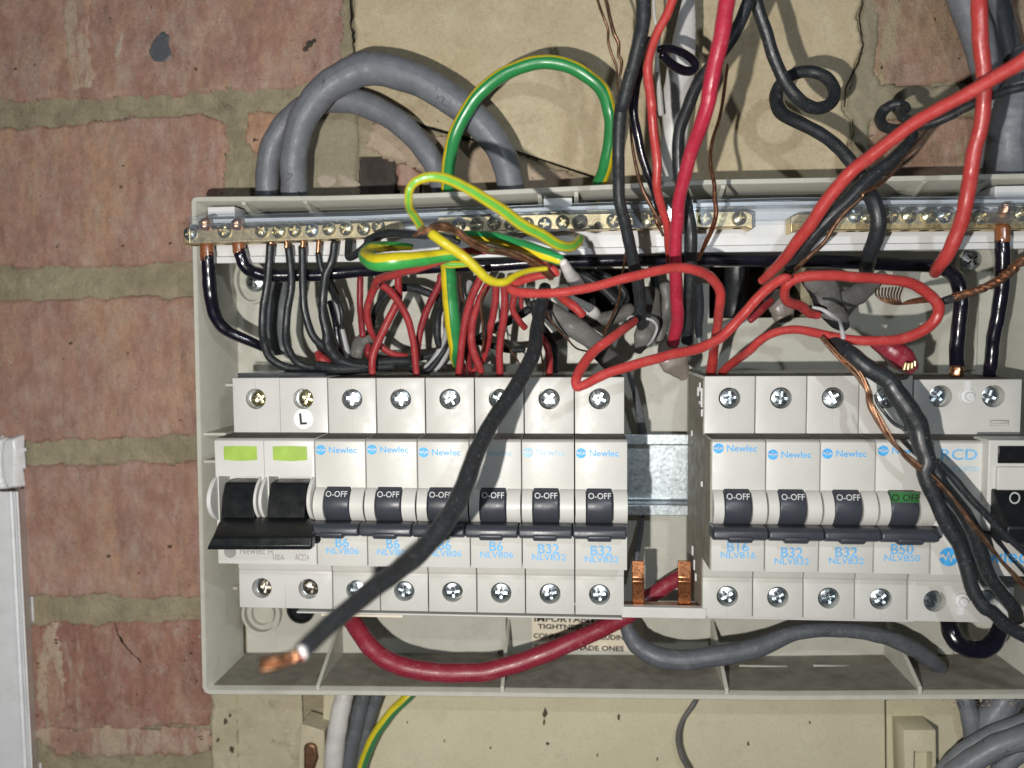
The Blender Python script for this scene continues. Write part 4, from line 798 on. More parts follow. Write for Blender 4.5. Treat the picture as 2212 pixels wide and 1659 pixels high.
def world(pts, f, Y0, w0):
    """[(x, y[, Y[, w]])] in frame f; Y mm; w width in picture units; missing values carried on"""
    P, Wd = [], []
    ys = [(i, p[2]) for i, p in enumerate(pts) if len(p) > 2 and p[2] is not None]; wsx = [(i, p[3]) for i, p in enumerate(pts) if len(p) > 3]
    def interp(lst, i, dflt):
        if not lst: return dflt
        if i <= lst[0][0]: return lst[0][1]
        for (a, va), (b, vb) in zip(lst, lst[1:]):
            if a <= i <= b: return va+(vb-va)*(i-a)/(b-a)
        return lst[-1][1]
    for i, p in enumerate(pts):
        q = at(p[0], p[1], interp(ys, i, Y0), f)
        if P and (q-P[-1]).length < 7*pxm(q) and len(pts) > 3: continue
        P.append(q); Wd.append(interp(wsx, i, w0)*pxm(q)*0.5)
    return P, Wd
def res(P, Wd, n=8):
    Q = spline(P, n); Rr = []
    for i in range(len(P)-1):
        for k in range(n): Rr.append(Wd[i]+(Wd[i+1]-Wd[i])*k/n)
    Rr.append(Wd[-1])
    Q = [q+noise.noise_vector(q*110+Vector((Wd[0]*9e3, 0, 0)))*min(0.00032, 0.22*r)*(0 if i in (0, len(Q)-1) else 1) for i, (q, r) in enumerate(zip(Q, Rr))]
    return Q, [r*(1+0.02*math.sin(i*0.9+r*9e3)) for i, r in enumerate(Rr)]
def mixed(segs):
    """join lists given in several frames into one list in D units"""
    out = []
    for f, pts in segs:
        for p in pts: x, y = fr(f, p[0], p[1]); out.append((x, y)+tuple(p[2:]))
    return out
GROUPS = {'red_wire': 'red insulated wires', 'black_wire': 'black insulated wires', 'grey_wire': 'thin pale wires', 'grey_cable': 'grey sheathed cables', 'black_tail': 'glossy black neutral tails', 'earth_wire': 'green and yellow earth wires', 'bare_copper_wire': 'single bare copper wires', 'grey_sheath': 'grey cable sheaths', 'white_sheath': 'white cable sheaths', 'black_cable': 'thick black cables'}
def wire(name, label, cat, mt, pts, Y=-40, w=18, f='D', flat=1.0, ends=(), seg=14, group=None, n=8):
    P, Wd = world(pts, f, Y, w); Q, Rr = res(P, Wd, n)
    if mt in ('sheath', 'translucent'):
        Rr = [q_r*(1+0.22*noise.noise(q_p*160)) for q_r, q_p in zip(Rr, Q)]
    o = tube(name, Q, Rr, M[mt] if isinstance(mt, str) else mt, seg=seg, flat=flat); tag(o, label, cat, group or GROUPS.get(name))
    for e in ends: ended(o, *e)
    return o
def ended(o, nm, mt, pts, Y, w):                          # a bare end or sleeve, child of its wire
    P, Wd = world(pts, 'D', Y, w); Q, Rr = res(P, Wd, 5); return tube(nm, Q, Rr, M[mt], parent=o, seg=12)
def strands(name, label, cat, mt, pts, Y, w, k=5, f='D', amp=1.0, turns=3.0, sw=0.42, group=None, seed=1):
    """a twisted bundle of bare strands: an empty with one child per strand"""
    P, Wd = world(pts, f, Y, w); Q, Rr = res(P, Wd, 9); t = empty(name, Q[0]); tag(t, label, cat, group); rr = random.Random(seed)
    for s in range(k):
        ph = 2*math.pi*s/k; A = []; sp_ = rr.uniform(0.7, 1.3)
        for i, q in enumerate(Q):
            T = (Q[min(i+1, len(Q)-1)]-Q[max(i-1, 0)]).normalized(); N = Vector((0, -1, 0)); N = (N-T*N.dot(T)).normalized(); S = T.cross(N)
            a = ph+turns*2*math.pi*i/len(Q)*sp_; A.append(q+(N*math.cos(a)+S*math.sin(a))*Rr[i]*amp*0.62)
        tube('strand', A, [r*sw for r in Rr], M[mt], parent=t, seg=7)
    return t
GO, GI, GF = striped('earth_left_stripe', 0.75, 0.17), striped('earth_right_stripe', 0.27, 0.15), striped('earth_front_stripe', 0.02, 0.20)
GOUT = striped('earth_outer_stripe', 0.16, 0.085)
YG = striped('earth_bright', 0.03, 0.075, base=(0.55, 0.46, 0.015), stripe=(0.12, 0.38, 0.05))
YL = striped('earth_mostly_yellow', 0.5, 0.16, base=(0.50, 0.42, 0.014), stripe=(0.10, 0.40, 0.06))
# --- grey meter cables at the top left
c = wire('grey_cable', 'thick grey cable making the taller arch over the top left of the fuse board', 'cable', 'grey', [(636, 430, -16, 57), (635, 400, -18, 57), (635, 333, -22, 57), (653, 262, -24, 60), (700, 195, -24, 64), (755, 160, -24, 68), (812, 149, -24, 70), (904, 173, -24, 68), (994, 228, -22, 66), (1057, 290, -20, 63), (1092, 350, -18, 60), (1104, 405, -16, 58), (1108, 430, -14, 56)], seg=26)
wire('grey_cable', 'thick grey cable making the lower arch, behind the taller grey one', 'cable', 'grey', [(579, 430, -9, 50), (578, 400, -10, 50), (583, 333, -12, 50), (612, 275, -13, 50), (660, 232, -13, 52), (720, 214, -12, 55), (785, 224, -12, 54), (850, 256, -12, 52), (905, 308, -12, 50), (940, 360, -11, 48), (962, 430, -10, 47)], seg=26)
wire('earth_wire', 'green and yellow earth wire arching over the top of the board and dropping into it', 'wire', GOUT, mixed([('D', [(1282, 430, -14), (1292, 402, -20)]), ('T2', [(1715, 1080, -28), (1742, 900, -32), (1742, 730, -36), (1680, 575, -37), (1530, 455, -38), (1330, 402, -38), (1130, 445, -38), (960, 545, -38), (830, 690, -36), (735, 880, -33), (697, 1060, -28), (690, 1230, -22)]), ('D', [(967, 440, -14, 30)])]), w=30, seg=20)
wire('earth_wire', 'green and yellow earth wire hanging straight down between the red wires above the breakers', 'wire', striped('earth_side_stripe', 0.22, 0.19), mixed([('D', [(962, 540, -28, 33), (966, 566, -34, 33)]), ('B', [(895, 850, -38, 33), (905, 1050, -40, 34), (925, 1300, -40, 34), (950, 1500, -38, 33), (968, 1640, -36, 28)]), ('J3', [(1985, 1140, -32, 20), (1990, 1260, -28, 8)])]), w=33, seg=20)
# --- near green and yellow pieces
wire('earth_wire', 'bright yellow and green earth wire looped in front of the brass bars, near the lens', 'wire', YG, mixed([('B', [(632, 480, -100, 19), (590, 400, -104, 19), (535, 310, -108, 18), (512, 230, -112, 18), (520, 120, -114, 18), (580, 40, -114, 19), (700, -5, -114, 21), (850, 5, -113, 22), (1000, 60, -111, 23), (1200, 170, -108, 25), (1400, 300, -104, 26), (1600, 440, -100, 26), (1800, 560, -96, 25), (1960, 645, -92, 24), (2080, 665, -88, 22), (2150, 625, -84, 20), (2175, 585, -80, 18)])]), w=22, seg=20)
wire('earth_wire', 'yellow earth wire piece slanting down from the frayed copper to the red wire', 'wire', YL, mixed([('B', [(735, 540, -106, 21), (850, 625, -106, 22), (980, 715, -105, 22), (1100, 810, -104, 22), (1190, 900, -103, 21), (1270, 975, -102, 20), (1360, 1010, -101, 18), (1450, 1005, -100, 17), (1530, 955, -98, 15), (1620, 915, -96, 12), (1720, 890, -94, 11), (1850, 880, -93, 10)])]), w=20, seg=18)
wire('earth_wire', 'fat folded green and yellow earth wire lying sideways above the red wires', 'wire', striped('earth_fold', 0.90, 0.105, base=(0.04, 0.30, 0.06), stripe=(0.55, 0.46, 0.015)), mixed([('B', [(540, 672, -70, 14), (400, 668, -72, 20), (260, 668, -76, 24), (150, 690, -82, 26), (100, 760, -88, 30), (170, 815, -94, 38), (320, 815, -96, 40), (500, 795, -95, 36), (700, 770, -92, 32), (900, 745, -90, 28), (1100, 720, -88, 20), (1350, 690, -86, 10)])]), w=30, seg=20)
wire('earth_wire', 'short green and yellow cut end pointing down right beside the white sheath', 'wire', striped('earth_cut', 0.09, 0.075, base=(0.03, 0.30, 0.09)), mixed([('B', [(1000, 560, -70, 20), (1200, 575, -72, 26), (1380, 600, -76, 30), (1560, 650, -80, 32), (1750, 715, -84, 31), (1900, 765, -86, 28), (1980, 795, -87, 24)])]), w=30, seg=18)
wire('earth_wire', 'thin green and yellow earth wire tucked under the slanting yellow piece', 'wire', YG, mixed([('B', [(620, 815, -78, 10), (800, 790, -82, 18), (900, 830, -84, 20), (1050, 835, -84, 14), (1150, 830, -84, 8)])]), w=16)
# --- frayed copper of the earth wires
strands('bare_copper_bundle', 'frayed bare copper strands running between the yellow earth pieces down to the white sheath', 'bare wire', 'dcopper', mixed([('B', [(640, 540, -104, 8), (720, 500, -104, 20), (830, 470, -102, 24), (960, 510, -100, 20), (1090, 610, -98, 18), (1250, 680, -96, 20), (1450, 720, -94, 20), (1650, 790, -92, 18), (1800, 880, -90, 18), (1900, 980, -88, 14)])]), -98, 18, k=7, turns=1.2, sw=0.34, seed=3)
strands('bare_copper_bundle', 'short frayed copper wisps at the upper cut end of the yellow wire', 'bare wire', 'dcopper', mixed([('B', [(560, 570, -103, 4), (610, 530, -104, 14), (660, 490, -104, 16), (740, 560, -104, 12)])]), -104, 14, k=5, turns=0.5, sw=0.22, seed=4)
# --- heavy neutral tails
def tail(label, pts, ends, w=29, Y=-30): return wire('black_tail', label, 'cable', 'gblk', pts, Y=Y, w=w, ends=ends, seg=20)
A_ = lambda *q: [fr('A', p[0], p[1])+tuple(p[2:]) for p in q]; E_ = lambda *q: [fr('E', p[0], p[1])+tuple(p[2:]) for p in q]
tail('short glossy black tail bending right from the left end of the brass bar', mixed([('A', [(538, 720, -41, 29), (540, 830, -41, 29), (550, 1000, -40, 30), (570, 1150, -39, 30), (600, 1320, -37, 29), (680, 1440, -35, 27), (800, 1520, -33, 24), (1000, 1610, -30, 21), (1120, 1659, -26, 18)])]), [('end_sleeve', 'amber', A_((530, 640), (536, 800)), -41, 29.5), ('copper_end', 'copper', A_((508, 425), (512, 480)), -47, 27)])
tail('long glossy black tail running under the whole white carrier to the right end', mixed([('A', [(845, 690, -41, 27), (860, 760, -41, 27), (900, 860, -40, 28), (990, 920, -38, 28), (1150, 945, -36, 28), (1600, 940, -32, 27)]), ('B', [(0, 905, -30, 27), (700, 870, -30, 27), (1400, 840, -30, 27), (2100, 815, -30, 27)]), ('C', [(700, 800, -30, 27), (1400, 790, -30, 28)]), ('E', [(0, 805, -30, 28), (500, 815, -30, 29), (1000, 845, -31, 29), (1330, 860, -33, 28), (1500, 925, -36, 29), (1580, 1050, -38, 31), (1600, 1250, -39, 31), (1575, 1500, -39, 30), (1560, 1659, -38, 30)]), ('F4', [(1395, 170, -36, 30)])]), [('end_sleeve', 'amber', A_((838, 640), (845, 720)), -41, 27.5), ('copper_end', 'copper', A_((815, 425), (818, 478)), -47, 26), ('copper_end', 'copper', [(2066, 796), (2065, 808)], -37, 30)])
tail('glossy black tail dropping from the right brass bar to the residual current device', mixed([('E', [(2000, 610, -44, 30), (2002, 760, -44, 30), (2000, 950, -43, 30), (1990, 1150, -42, 30), (1960, 1350, -41, 29), (1930, 1500, -40, 28), (1905, 1659, -39, 27)]), ('F4', [(1800, 130, -38, 28), (1795, 235, -36, 27)])]), [('end_sleeve', 'amber', E_((2002, 480), (2002, 620)), -44, 30.5), ('end_sleeve', 'copper', E_((2030, 270), (2020, 340)), -47, 26)])
wire('brass_clamp', 'square brass clamp gripping the heavy tail on the right brass bar', 'clamp', 'brass', E_((1880, 385), (1990, 390), (2080, 400)), Y=-47, w=24, seg=4)
wire('black_tail', 'glossy black tail curling in a hook below the residual current device', 'cable', 'gblk', mixed([('G3', [(1690, 560, -30, 30), (1685, 640, -34, 36), (1720, 740, -37, 38), (1800, 805, -38, 38), (1900, 820, -38, 38), (1985, 780, -37, 37), (2035, 700, -35, 34), (2060, 600, -30, 28)])]), seg=20)
# --- thin black neutrals from the left bar
def thin(label, pts, w=17, mt='blk', ends=()): return wire('black_wire', label, 'wire', mt, pts, w=w, ends=ends)
cu = lambda *q: [('copper_end', 'copper', A_(*q), -41, 11)]
thin('black wire, first from the left under the brass bar, sweeping right at the breakers', mixed([('A', [(1145, 640, -40, 18), (1130, 850, -40), (1110, 1050, -40), (1072, 1300, -39), (1065, 1480, -38), (1090, 1620, -36)]), ('D', [(585, 775, -34), (620, 793, -32), (680, 799, -30), (740, 799, -28)])]), ends=cu((1150, 580), (1148, 640)))
thin('black wire, second from the left under the brass bar', mixed([('A', [(1320, 680, -40, 17), (1335, 850, -40), (1345, 1050, -40), (1305, 1300, -39), (1290, 1480, -38), (1310, 1640, -36)]), ('D', [(645, 785, -33), (700, 797, -31), (760, 800, -28)])]), ends=cu((1295, 600), (1300, 680)))
thin('black wire, third from the left, curving down to the red stub', mixed([('A', [(1450, 670, -40, 17), (1455, 850, -40), (1462, 1100, -40), (1485, 1330, -39), (1550, 1520, -38), (1660, 1640, -36)]), ('D', [(745, 783, -34), (800, 792, -32), (850, 790, -30)])]), ends=cu((1455, 600), (1455, 670)))
thin('thin black wire behind the fourth, its end sleeved in pale plastic', mixed([('A', [(1605, 730, -38, 14), (1625, 850, -38), (1670, 950, -37), (1730, 1080, -34), (1800, 1200, -28)])]), ends=cu((1610, 610), (1605, 720)))
thin('black wire, fourth from the left, the straightest of the group', mixed([('A', [(1765, 630, -40, 17), (1735, 800, -40), (1680, 950, -40, 18), (1655, 1150, -40, 19), (1650, 1330, -39, 19), (1690, 1500, -38)]), ('J3', [(150, 960, -37, 24), (260, 1120, -35, 26), (420, 1215, -33, 24), (700, 1235, -31, 22), (1000, 1190, -30), (1350, 1190, -28, 20)])]))
thin('black wire bending up over the folded earth wire to the frayed copper', mixed([('A', [(1905, 610, -42, 17), (1900, 760, -46, 17), (1960, 750, -52, 17), (2080, 650, -58, 17)]), ('B', [(130, 600, -64, 18), (260, 550, -68), (400, 540, -72, 18), (600, 555, -78, 17), (800, 560, -84, 16), (1000, 620, -86, 12)])]))
thin('dark blue black wire between two pale wires left of the red group', mixed([('J3', [(190, 0, -24, 11), (250, 150, -26), (320, 350, -28), (360, 520, -28), (355, 700, -26)])]), w=12)
thin('black wire with a purple sheen left of the pale twin wires', mixed([('J3', [(180, 330, -26, 12), (240, 560, -28), (300, 860, -28), (370, 1150, -26)])]), w=13, mt='gblk')
for lb, p in (('pale grey wire behind the straight black wire, left of the red group', [(190, 60, -20, 8), (230, 250, -22, 11), (300, 520, -24, 13), (360, 800, -24, 14), (460, 1170, -22, 15)]), ('thinner pale grey wire crossing behind the straight black wire', [(130, 400, -20, 5), (170, 620, -22, 8), (230, 850, -22, 10), (320, 1120, -20, 9)]), ('pale grey wire curving up right of the crossed red wires', [(1560, 1290, -26, 12), (1650, 1210, -27, 13), (1760, 1050, -28, 13), (1840, 880, -28, 12), (1880, 700, -26, 11)]), ('pale speckled wire lying beside the green and yellow earth wire', [(1680, 1340, -24, 12), (1800, 1200, -25, 13), (1900, 1010, -26, 12), (1960, 850, -24, 11)]), ('whitish speckled wire passing behind the upright red wires', [(2212, 40, -22, 14), (2150, 180, -24, 14), (2100, 330, -24, 12), (2080, 450, -22, 12)])):
    wire('grey_wire', lb, 'wire', 'lgrey', p, f='J3', w=12)
thin('black wire arching in a wide loop behind the crossed red wires', mixed([('J3', [(800, 720, -20, 12), (810, 560, -22, 15), (880, 380, -24, 15), (1010, 220, -26, 17), (1180, 130, -26, 18), (1380, 120, -27, 18), (1560, 180, -27, 18), (1730, 260, -26, 17), (1830, 350, -24, 15)])]))
thin('black wire bowed left of the hanging earth wire', mixed([('J3', [(1830, 380, -26, 14), (1770, 480, -28, 15), (1740, 640, -29, 17), (1740, 820, -29, 17), (1780, 980, -28, 15), (1800, 1080, -26, 14)])]))
thin('black wire low behind the crossed red wires at the breaker tops', mixed([('J3', [(850, 1130, -22, 16), (1000, 1160, -24), (1300, 1150, -25), (1540, 1130, -26, 14), (1700, 1080, -26, 12), (1800, 1000, -24, 12)])]))
thin('thin black wire looping down beside the pale wires at the breaker tops', mixed([('J3', [(1220, 1240, -24, 10), (1330, 1300, -26, 12), (1480, 1350, -28, 14), (1600, 1330, -28, 16), (1720, 1200, -28, 14), (1850, 1000, -28, 12), (1900, 860, -26, 10)])]))
thin('black wire lying along the breaker tops at the left', mixed([('J3', [(0, 1250, -34, 20), (200, 1290, -34, 24), (420, 1300, -33, 26), (650, 1290, -32, 24), (760, 1300, -30, 20)])]))
thin('black wire sagging behind the first two red wires from the left', mixed([('J3', [(0, 930, -26, 12), (90, 1100, -27, 14), (200, 1220, -28, 14)])]))
thin('short black wire crossing low behind the upright red wires', mixed([('J4', [(60, 400, -26, 10), (160, 350, -27, 16), (300, 275, -28, 17), (430, 210, -28, 17), (520, 150, -28, 17)])]))
thin('black wire running level behind the upright red wires', mixed([('J4', [(60, 430, -22, 15), (200, 470, -22, 15), (330, 500, -22, 15), (470, 500, -22, 15)])]))
thin('black wire curling beside the loose cable down to the breaker top', mixed([('J4', [(560, 90, -36, 18), (600, 260, -34, 20), (690, 400, -30, 20), (740, 520, -28, 18), (745, 690, -26, 16)])]))
# --- red wires above the left bank
def red(label, pts, w=17, mt='red', f='D'):
    ds = [q[2] for q in pts if len(q) > 2 and q[2] is not None]
    if mt == 'red' and sum(ds)/len(ds) > -52: mt = 'red_shaded'  # wires lying deeper get a darker copy, shade put into the red
    return wire('red_wire', label, 'wire', mt, pts, w=w, f=f)
red('dark red wire, leftmost of the group, dropping straight down', [(620, -20, -30, 14), (615, 150, -30), (620, 400, -30), (640, 620, -31), (660, 820, -32)], f='J3', w=15, mt='dred')
red('red wire bowed left then curling inward behind the crossing pair', [(900, -20, -40, 20), (840, 100, -40, 18), (770, 250, -38, 17), (725, 420, -36, 16), (735, 620, -34, 15), (790, 780, -32, 13), (860, 880, -30, 12), (960, 1000, -29, 15), (1100, 1080, -28, 14), (1300, 1110, -26, 12)], f='J3')
red('red wire crossing over to the first breaker terminal, lower left', [(1180, -60, -40, 16), (1180, 60, -40, 16), (1180, 260, -38, 16), (1120, 420, -38, 17), (1010, 640, -38, 17), (900, 860, -38, 17), (820, 1060, -38, 17), (795, 1230, -38, 16), (800, 1400, -37, 15)], f='J3', mt='red')
red('orange red wire crossing down right to the second breaker terminal', [(880, 60, -44, 18), (1000, 120, -44, 17), (1130, 260, -43, 17), (1250, 440, -42, 16), (1340, 650, -41, 16), (1390, 900, -40, 15), (1410, 1120, -39, 15), (1440, 1390, -38, 15)], f='J3')
red('dark red wire right of the crossing pair, leaning left as it drops', [(1790, -60, -36, 15), (1760, 80, -36, 16), (1650, 300, -35, 16), (1560, 500, -34, 16), (1490, 750, -34, 15), (1460, 1000, -33, 13), (1455, 1160, -32, 12)], f='J3', mt='dred')
red('long red wire arcing left from the slanting yellow piece', mixed([('B', [(190, 1040, -50, 18), (215, 985, -56, 18), (300, 955, -62, 18), (450, 915, -70, 18), (620, 870, -78, 18), (800, 805, -84, 18), (950, 755, -88, 18), (1100, 715, -90, 18), (1250, 710, -90, 16)])]))
red('short red wire passing behind the copper strands to the white sheath', mixed([('B', [(1150, 700, -80, 14), (1450, 715, -80, 16), (1650, 770, -82, 20), (1820, 840, -84, 24), (1920, 900, -84, 22), (1960, 930, -84, 12)])]), mt='red')
red('upright red wire, first right of the green and yellow earth wire', mixed([('B', [(1220, 900, -46, 17), (1190, 1000, -46), (1120, 1160, -44, 17), (1065, 1350, -42), (1040, 1500, -41), (1025, 1659, -40)]), ('F2', [(455, 165, -38, 15)])]))
red('upright red wire, second right of the earth wire, forking at the terminal', mixed([('J4', [(150, -60, -42, 16), (90, 50, -42, 16), (40, 190, -41, 16), (15, 330, -40, 17), (25, 480, -39, 18), (70, 620, -38, 18), (100, 700, -37, 15)])]))
red('upright red wire, third right of the earth wire, partly behind bare copper', mixed([('J4', [(225, -60, -42, 16), (225, 60, -41), (205, 200, -40), (180, 300, -39), (160, 440, -36, 15), (110, 600, -33, 12), (30, 690, -32, 12)])]))
red('upright red wire, straightest of the middle group', mixed([('J4', [(300, -60, -46, 17), (308, 100, -45), (300, 220, -44), (275, 370, -42), (258, 520, -41), (260, 720, -39, 16)])]))
red('red wire bowed left just left of the loose black cable', mixed([('J4', [(410, -20, -42, 15), (380, 80, -42), (380, 160, -41), (430, 250, -40), (480, 310, -38, 14)])]))
red('short red wire peeping between the bowed red wire and the loose cable', mixed([('J4', [(445, -10, -36, 10), (445, 80, -36, 10), (450, 140, -36, 8)])]))
red('red wire emerging right of the loose black cable into a breaker', mixed([('J4', [(560, 320, -36, 14), (620, 390, -38, 16), (670, 470, -39, 16), (690, 580, -39, 16), (690, 715, -38, 15)])]))
red('short thick red wire lying on the big grey sheath', mixed([('J4', [(760, 20, -50, 14), (830, 70, -52, 20), (910, 130, -53, 20), (985, 200, -53, 18)])]))
red('broad red stub at the breaker top right of the dark red wires', [(0, 1060, -30, 14), (60, 1160, -31, 26), (150, 1230, -31, 22)], f='J3')
red('rounded dark red stub beside the grey blade, behind the first red wire', [(740, 960, -26, 14), (735, 1060, -27, 16), (740, 1120, -26, 12)], f='J3', mt='dred')
# --- the long red wires in front
red('long red wire sweeping right then down into the B16 breaker', mixed([('B', [(1930, 930, -84, 16), (1720, 960, -84, 18), (1560, 1010, -85, 19), (1490, 1055, -86, 20), (1560, 1100, -88, 21)]), ('C', [(-200, 1120, -90, 20), (0, 1110, -92, 20), (200, 1085, -92, 20), (450, 1030, -91, 20), (700, 960, -90, 21), (950, 900, -88, 21), (1150, 870, -86, 21), (1320, 890, -84, 22), (1460, 960, -80, 22), (1550, 1080, -76, 21), (1560, 1220, -72, 21), (1540, 1400, -64, 20), (1520, 1540, -58, 20)]), ('F3', [(650, -60, -48, 20), (640, 60, -44, 21), (620, 190, -39, 24)])]), w=20)
red('red wire bent into a hairpin over the last left breaker and up to the right', mixed([('C', [(740, 1380, -62, 16), (640, 1460, -70, 19), (500, 1560, -76, 21)]), ('J4', [(1100, 500, -78, 22), (990, 620, -82, 23), (930, 740, -86, 22), (930, 820, -88, 20), (990, 810, -88, 20), (1150, 730, -86, 22), (1400, 640, -84, 22), (1700, 560, -80, 22), (1950, 500, -76, 22), (2150, 420, -74, 22)]), ('C', [(1650, 1470, -74, 22), (1800, 1310, -76, 22), (1920, 1170, -78, 22), (2050, 1050, -80, 22), (2170, 975, -82, 20), (2220, 965, -82, 16)])]), w=21)
red('red wire forming the wide oval loop above the right bank of breakers', mixed([('J5', [(480, 520, -56, 16), (400, 500, -58, 20), (330, 440, -62, 21), (250, 420, -66, 22), (195, 370, -70, 21), (200, 280, -74, 21), (270, 215, -76, 22), (400, 185, -78, 23), (600, 185, -78, 23), (900, 205, -76, 23), (1150, 225, -74, 23), (1320, 275, -72, 24), (1440, 360, -70, 24), (1490, 460, -69, 24), (1450, 570, -68, 24), (1330, 660, -68, 24), (1150, 720, -68, 23), (950, 735, -68, 22), (700, 715, -67, 21), (500, 670, -66, 20), (300, 640, -66, 19), (130, 660, -65, 18), (0, 720, -62, 18)]), ('F3', [(1080, -60, -58, 19), (950, 40, -50, 19), (830, 130, -44, 19), (750, 200, -39, 18)])]), w=22)
red('dark red wire behind the rising hairpin wire, right of the black hole', mixed([('C', [(2060, 1180, -50, 14), (1960, 1270, -52, 18), (1850, 1380, -54, 14)])]), mt='dred')
wire('red_wire', 'thick crimson wire falling straight from the top behind the long red wire', 'wire', 'pink', mixed([('J1', [(2100, -150, -96, 36), (2060, 100, -96, 36), (1990, 500, -95, 36), (1900, 900, -93, 35), (1830, 1300, -91, 34), (1770, 1600, -89, 33)]), ('D', [(1487, 345, -80, 30)]), ('C', [(1170, 200, -74, 28), (1145, 400, -70, 28), (1128, 650, -66, 27), (1130, 900, -62, 27), (1145, 1200, -56, 28), (1145, 1400, -50, 28), (1110, 1600, -44, 26)])]), w=30, seg=18)
wire('red_wire', 'thinner red wire left of the crimson one, merging beside it', 'wire', 'red', mixed([('J1', [(1380, -250, -84, 20), (1300, -20, -84, 20), (1210, 200, -83, 20), (1080, 420, -82, 20), (990, 650, -81, 21), (930, 900, -80, 21), (930, 1150, -79, 21), (980, 1500, -78, 21)]), ('D', [(1410, 260, -76, 20), (1419, 350, -74, 20)]), ('C', [(950, 80, -72, 19), (1000, 300, -68, 18), (1050, 480, -64, 18), (1065, 700, -58, 16), (1070, 850, -52, 14)])]), w=20, seg=16)
wire('red_wire', 'thick red wire crossing diagonally from the upper right edge down to the clutter', 'wire', 'red', mixed([('J2', [(1700, 330, -112, 34), (1420, 560, -110, 32), (1200, 690, -107, 31), (950, 840, -104, 30), (650, 1010, -100, 29), (400, 1150, -97, 29), (180, 1310, -94, 29), (0, 1450, -91, 29)]), ('E', [(560, -80, -90, 29), (380, 130, -86, 29), (230, 330, -82, 29), (110, 500, -78, 28), (0, 640, -74, 26)]), ('C', [(2180, 790, -68, 24), (2050, 920, -62, 21), (1960, 1000, -58, 17)])]), w=28, seg=18)
wire('red_wire', 'thick red wire hanging down near the right edge with its end cut off', 'wire', 'red', mixed([('J2', [(1000, -150, -90, 33), (1005, 100, -90, 33), (1015, 350, -89, 33), (1040, 550, -88, 32), (1045, 700, -87, 31), (1040, 950, -85, 31), (1010, 1200, -83, 31), (960, 1400, -81, 31), (930, 1600, -80, 31)]), ('E', [(1680, 100, -78, 31), (1640, 300, -76, 31), (1570, 520, -73, 31), (1480, 720, -70, 30), (1400, 850, -66, 28), (1350, 920, -60, 24)])]), w=31, seg=18)
# --- red and grey cables below the breakers
wire('red_cable', 'thick dark red cable sagging below the left bank and rising behind the busbar', 'cable', 'tailred', mixed([('G1', [(1180, 560, -26, 36), (1260, 660, -30, 38), (1360, 800, -34, 39), (1500, 905, -36, 40), (1680, 965, -37, 41), (1900, 985, -37, 41), (2150, 980, -37, 41)]), ('G2', [(180, 975, -37, 40), (400, 930, -36, 40), (620, 850, -34, 40), (820, 765, -32, 38), (1010, 680, -29, 37), (1200, 580, -26, 36), (1330, 470, -24, 34), (1430, 400, -22, 34), (1560, 320, -20, 32), (1660, 255, -18, 30)])]), seg=24)
wire('grey_cable', 'grey cable dipping then arching under the right bank into the tray floor', 'cable', 'dgrey', mixed([('G2', [(1170, 560, -24, 28), (1195, 650, -26, 32), (1260, 780, -29, 38), (1400, 865, -32, 44), (1600, 895, -33, 44), (1850, 865, -33, 43), (2100, 815, -32, 42)]), ('G3', [(600, 700, -30, 32), (850, 680, -29, 31), (1050, 690, -28, 33), (1250, 735, -27, 35), (1400, 800, -25, 36), (1530, 880, -22, 36), (1620, 950, -18, 32)])]), seg=24)
# --- black wires from the top
wire('black_wire', 'thick matt black cable coming down from the top, left of the red wires', 'cable', 'blk', mixed([('J1', [(880, -250, -92, 35), (870, 0, -92, 35), (860, 300, -91, 33), (800, 600, -90, 31), (730, 900, -88, 30), (640, 1200, -86, 30), (560, 1500, -84, 30)]), ('D', [(1340, 245, -82, 29), (1336, 330, -80, 27)]), ('C', [(580, 60, -76, 26), (595, 250, -74, 26), (640, 450, -71, 26), (690, 650, -68, 26), (725, 850, -64, 27), (770, 1050, -60, 27), (790, 1200, -57, 26), (785, 1350, -53, 24), (800, 1440, -48, 20)])]), w=28, seg=18)
wire('black_wire', 'black wire half hidden behind the thick matt one', 'wire', 'gblk', mixed([('J1', [(960, 560, -72, 16), (850, 900, -71, 20), (760, 1200, -70, 22), (720, 1500, -69, 22)]), ('D', [(1370, 255, -68, 20), (1382, 320, -66, 20), (1398, 370, -64, 19), (1413, 410, -62, 18), (1425, 460, -58, 16)])]), w=20)
wire('black_wire', 'black wire slanting behind the crimson wire and running down beside it', 'wire', 'blk', mixed([('T3', [(450, -120, -76, 26), (420, 20, -76, 27), (350, 190, -74, 28), (230, 370, -72, 28), (110, 530, -70, 27), (40, 680, -68, 27), (-20, 850, -66, 26), (-30, 1050, -64, 26)]), ('C', [(1190, 100, -62, 26), (1240, 300, -60, 27), (1270, 500, -58, 29), (1280, 700, -56, 29), (1270, 950, -52, 28), (1265, 1200, -48, 27), (1255, 1400, -44, 26), (1240, 1580, -40, 26)])]), w=27, seg=16)
wire('black_wire', 'black wire curled into a round eyelet at the upper right, then dropping behind', 'wire', 'blk', mixed([('T3', [(430, -160, -66, 26), (470, 0, -66, 27), (530, 180, -64, 27), (590, 370, -62, 27), (670, 540, -60, 27), (770, 660, -58, 27), (870, 705, -55, 27), (955, 670, -52, 27), (985, 590, -49, 27), (930, 505, -47, 26), (820, 465, -45, 26), (720, 480, -42, 26), (640, 540, -40, 27), (605, 630, -40, 29), (640, 730, -42, 30), (760, 800, -46, 28), (900, 870, -49, 27), (1010, 960, -52, 27), (1100, 1060, -54, 28), (1160, 1150, -55, 30)]), ('E', [(700, 120, -56, 32), (760, 250, -58, 33), (795, 400, -58, 34), (785, 550, -56, 34), (735, 700, -52, 33), (700, 820, -46, 32), (690, 900, -40, 30)])]), w=28, seg=18)
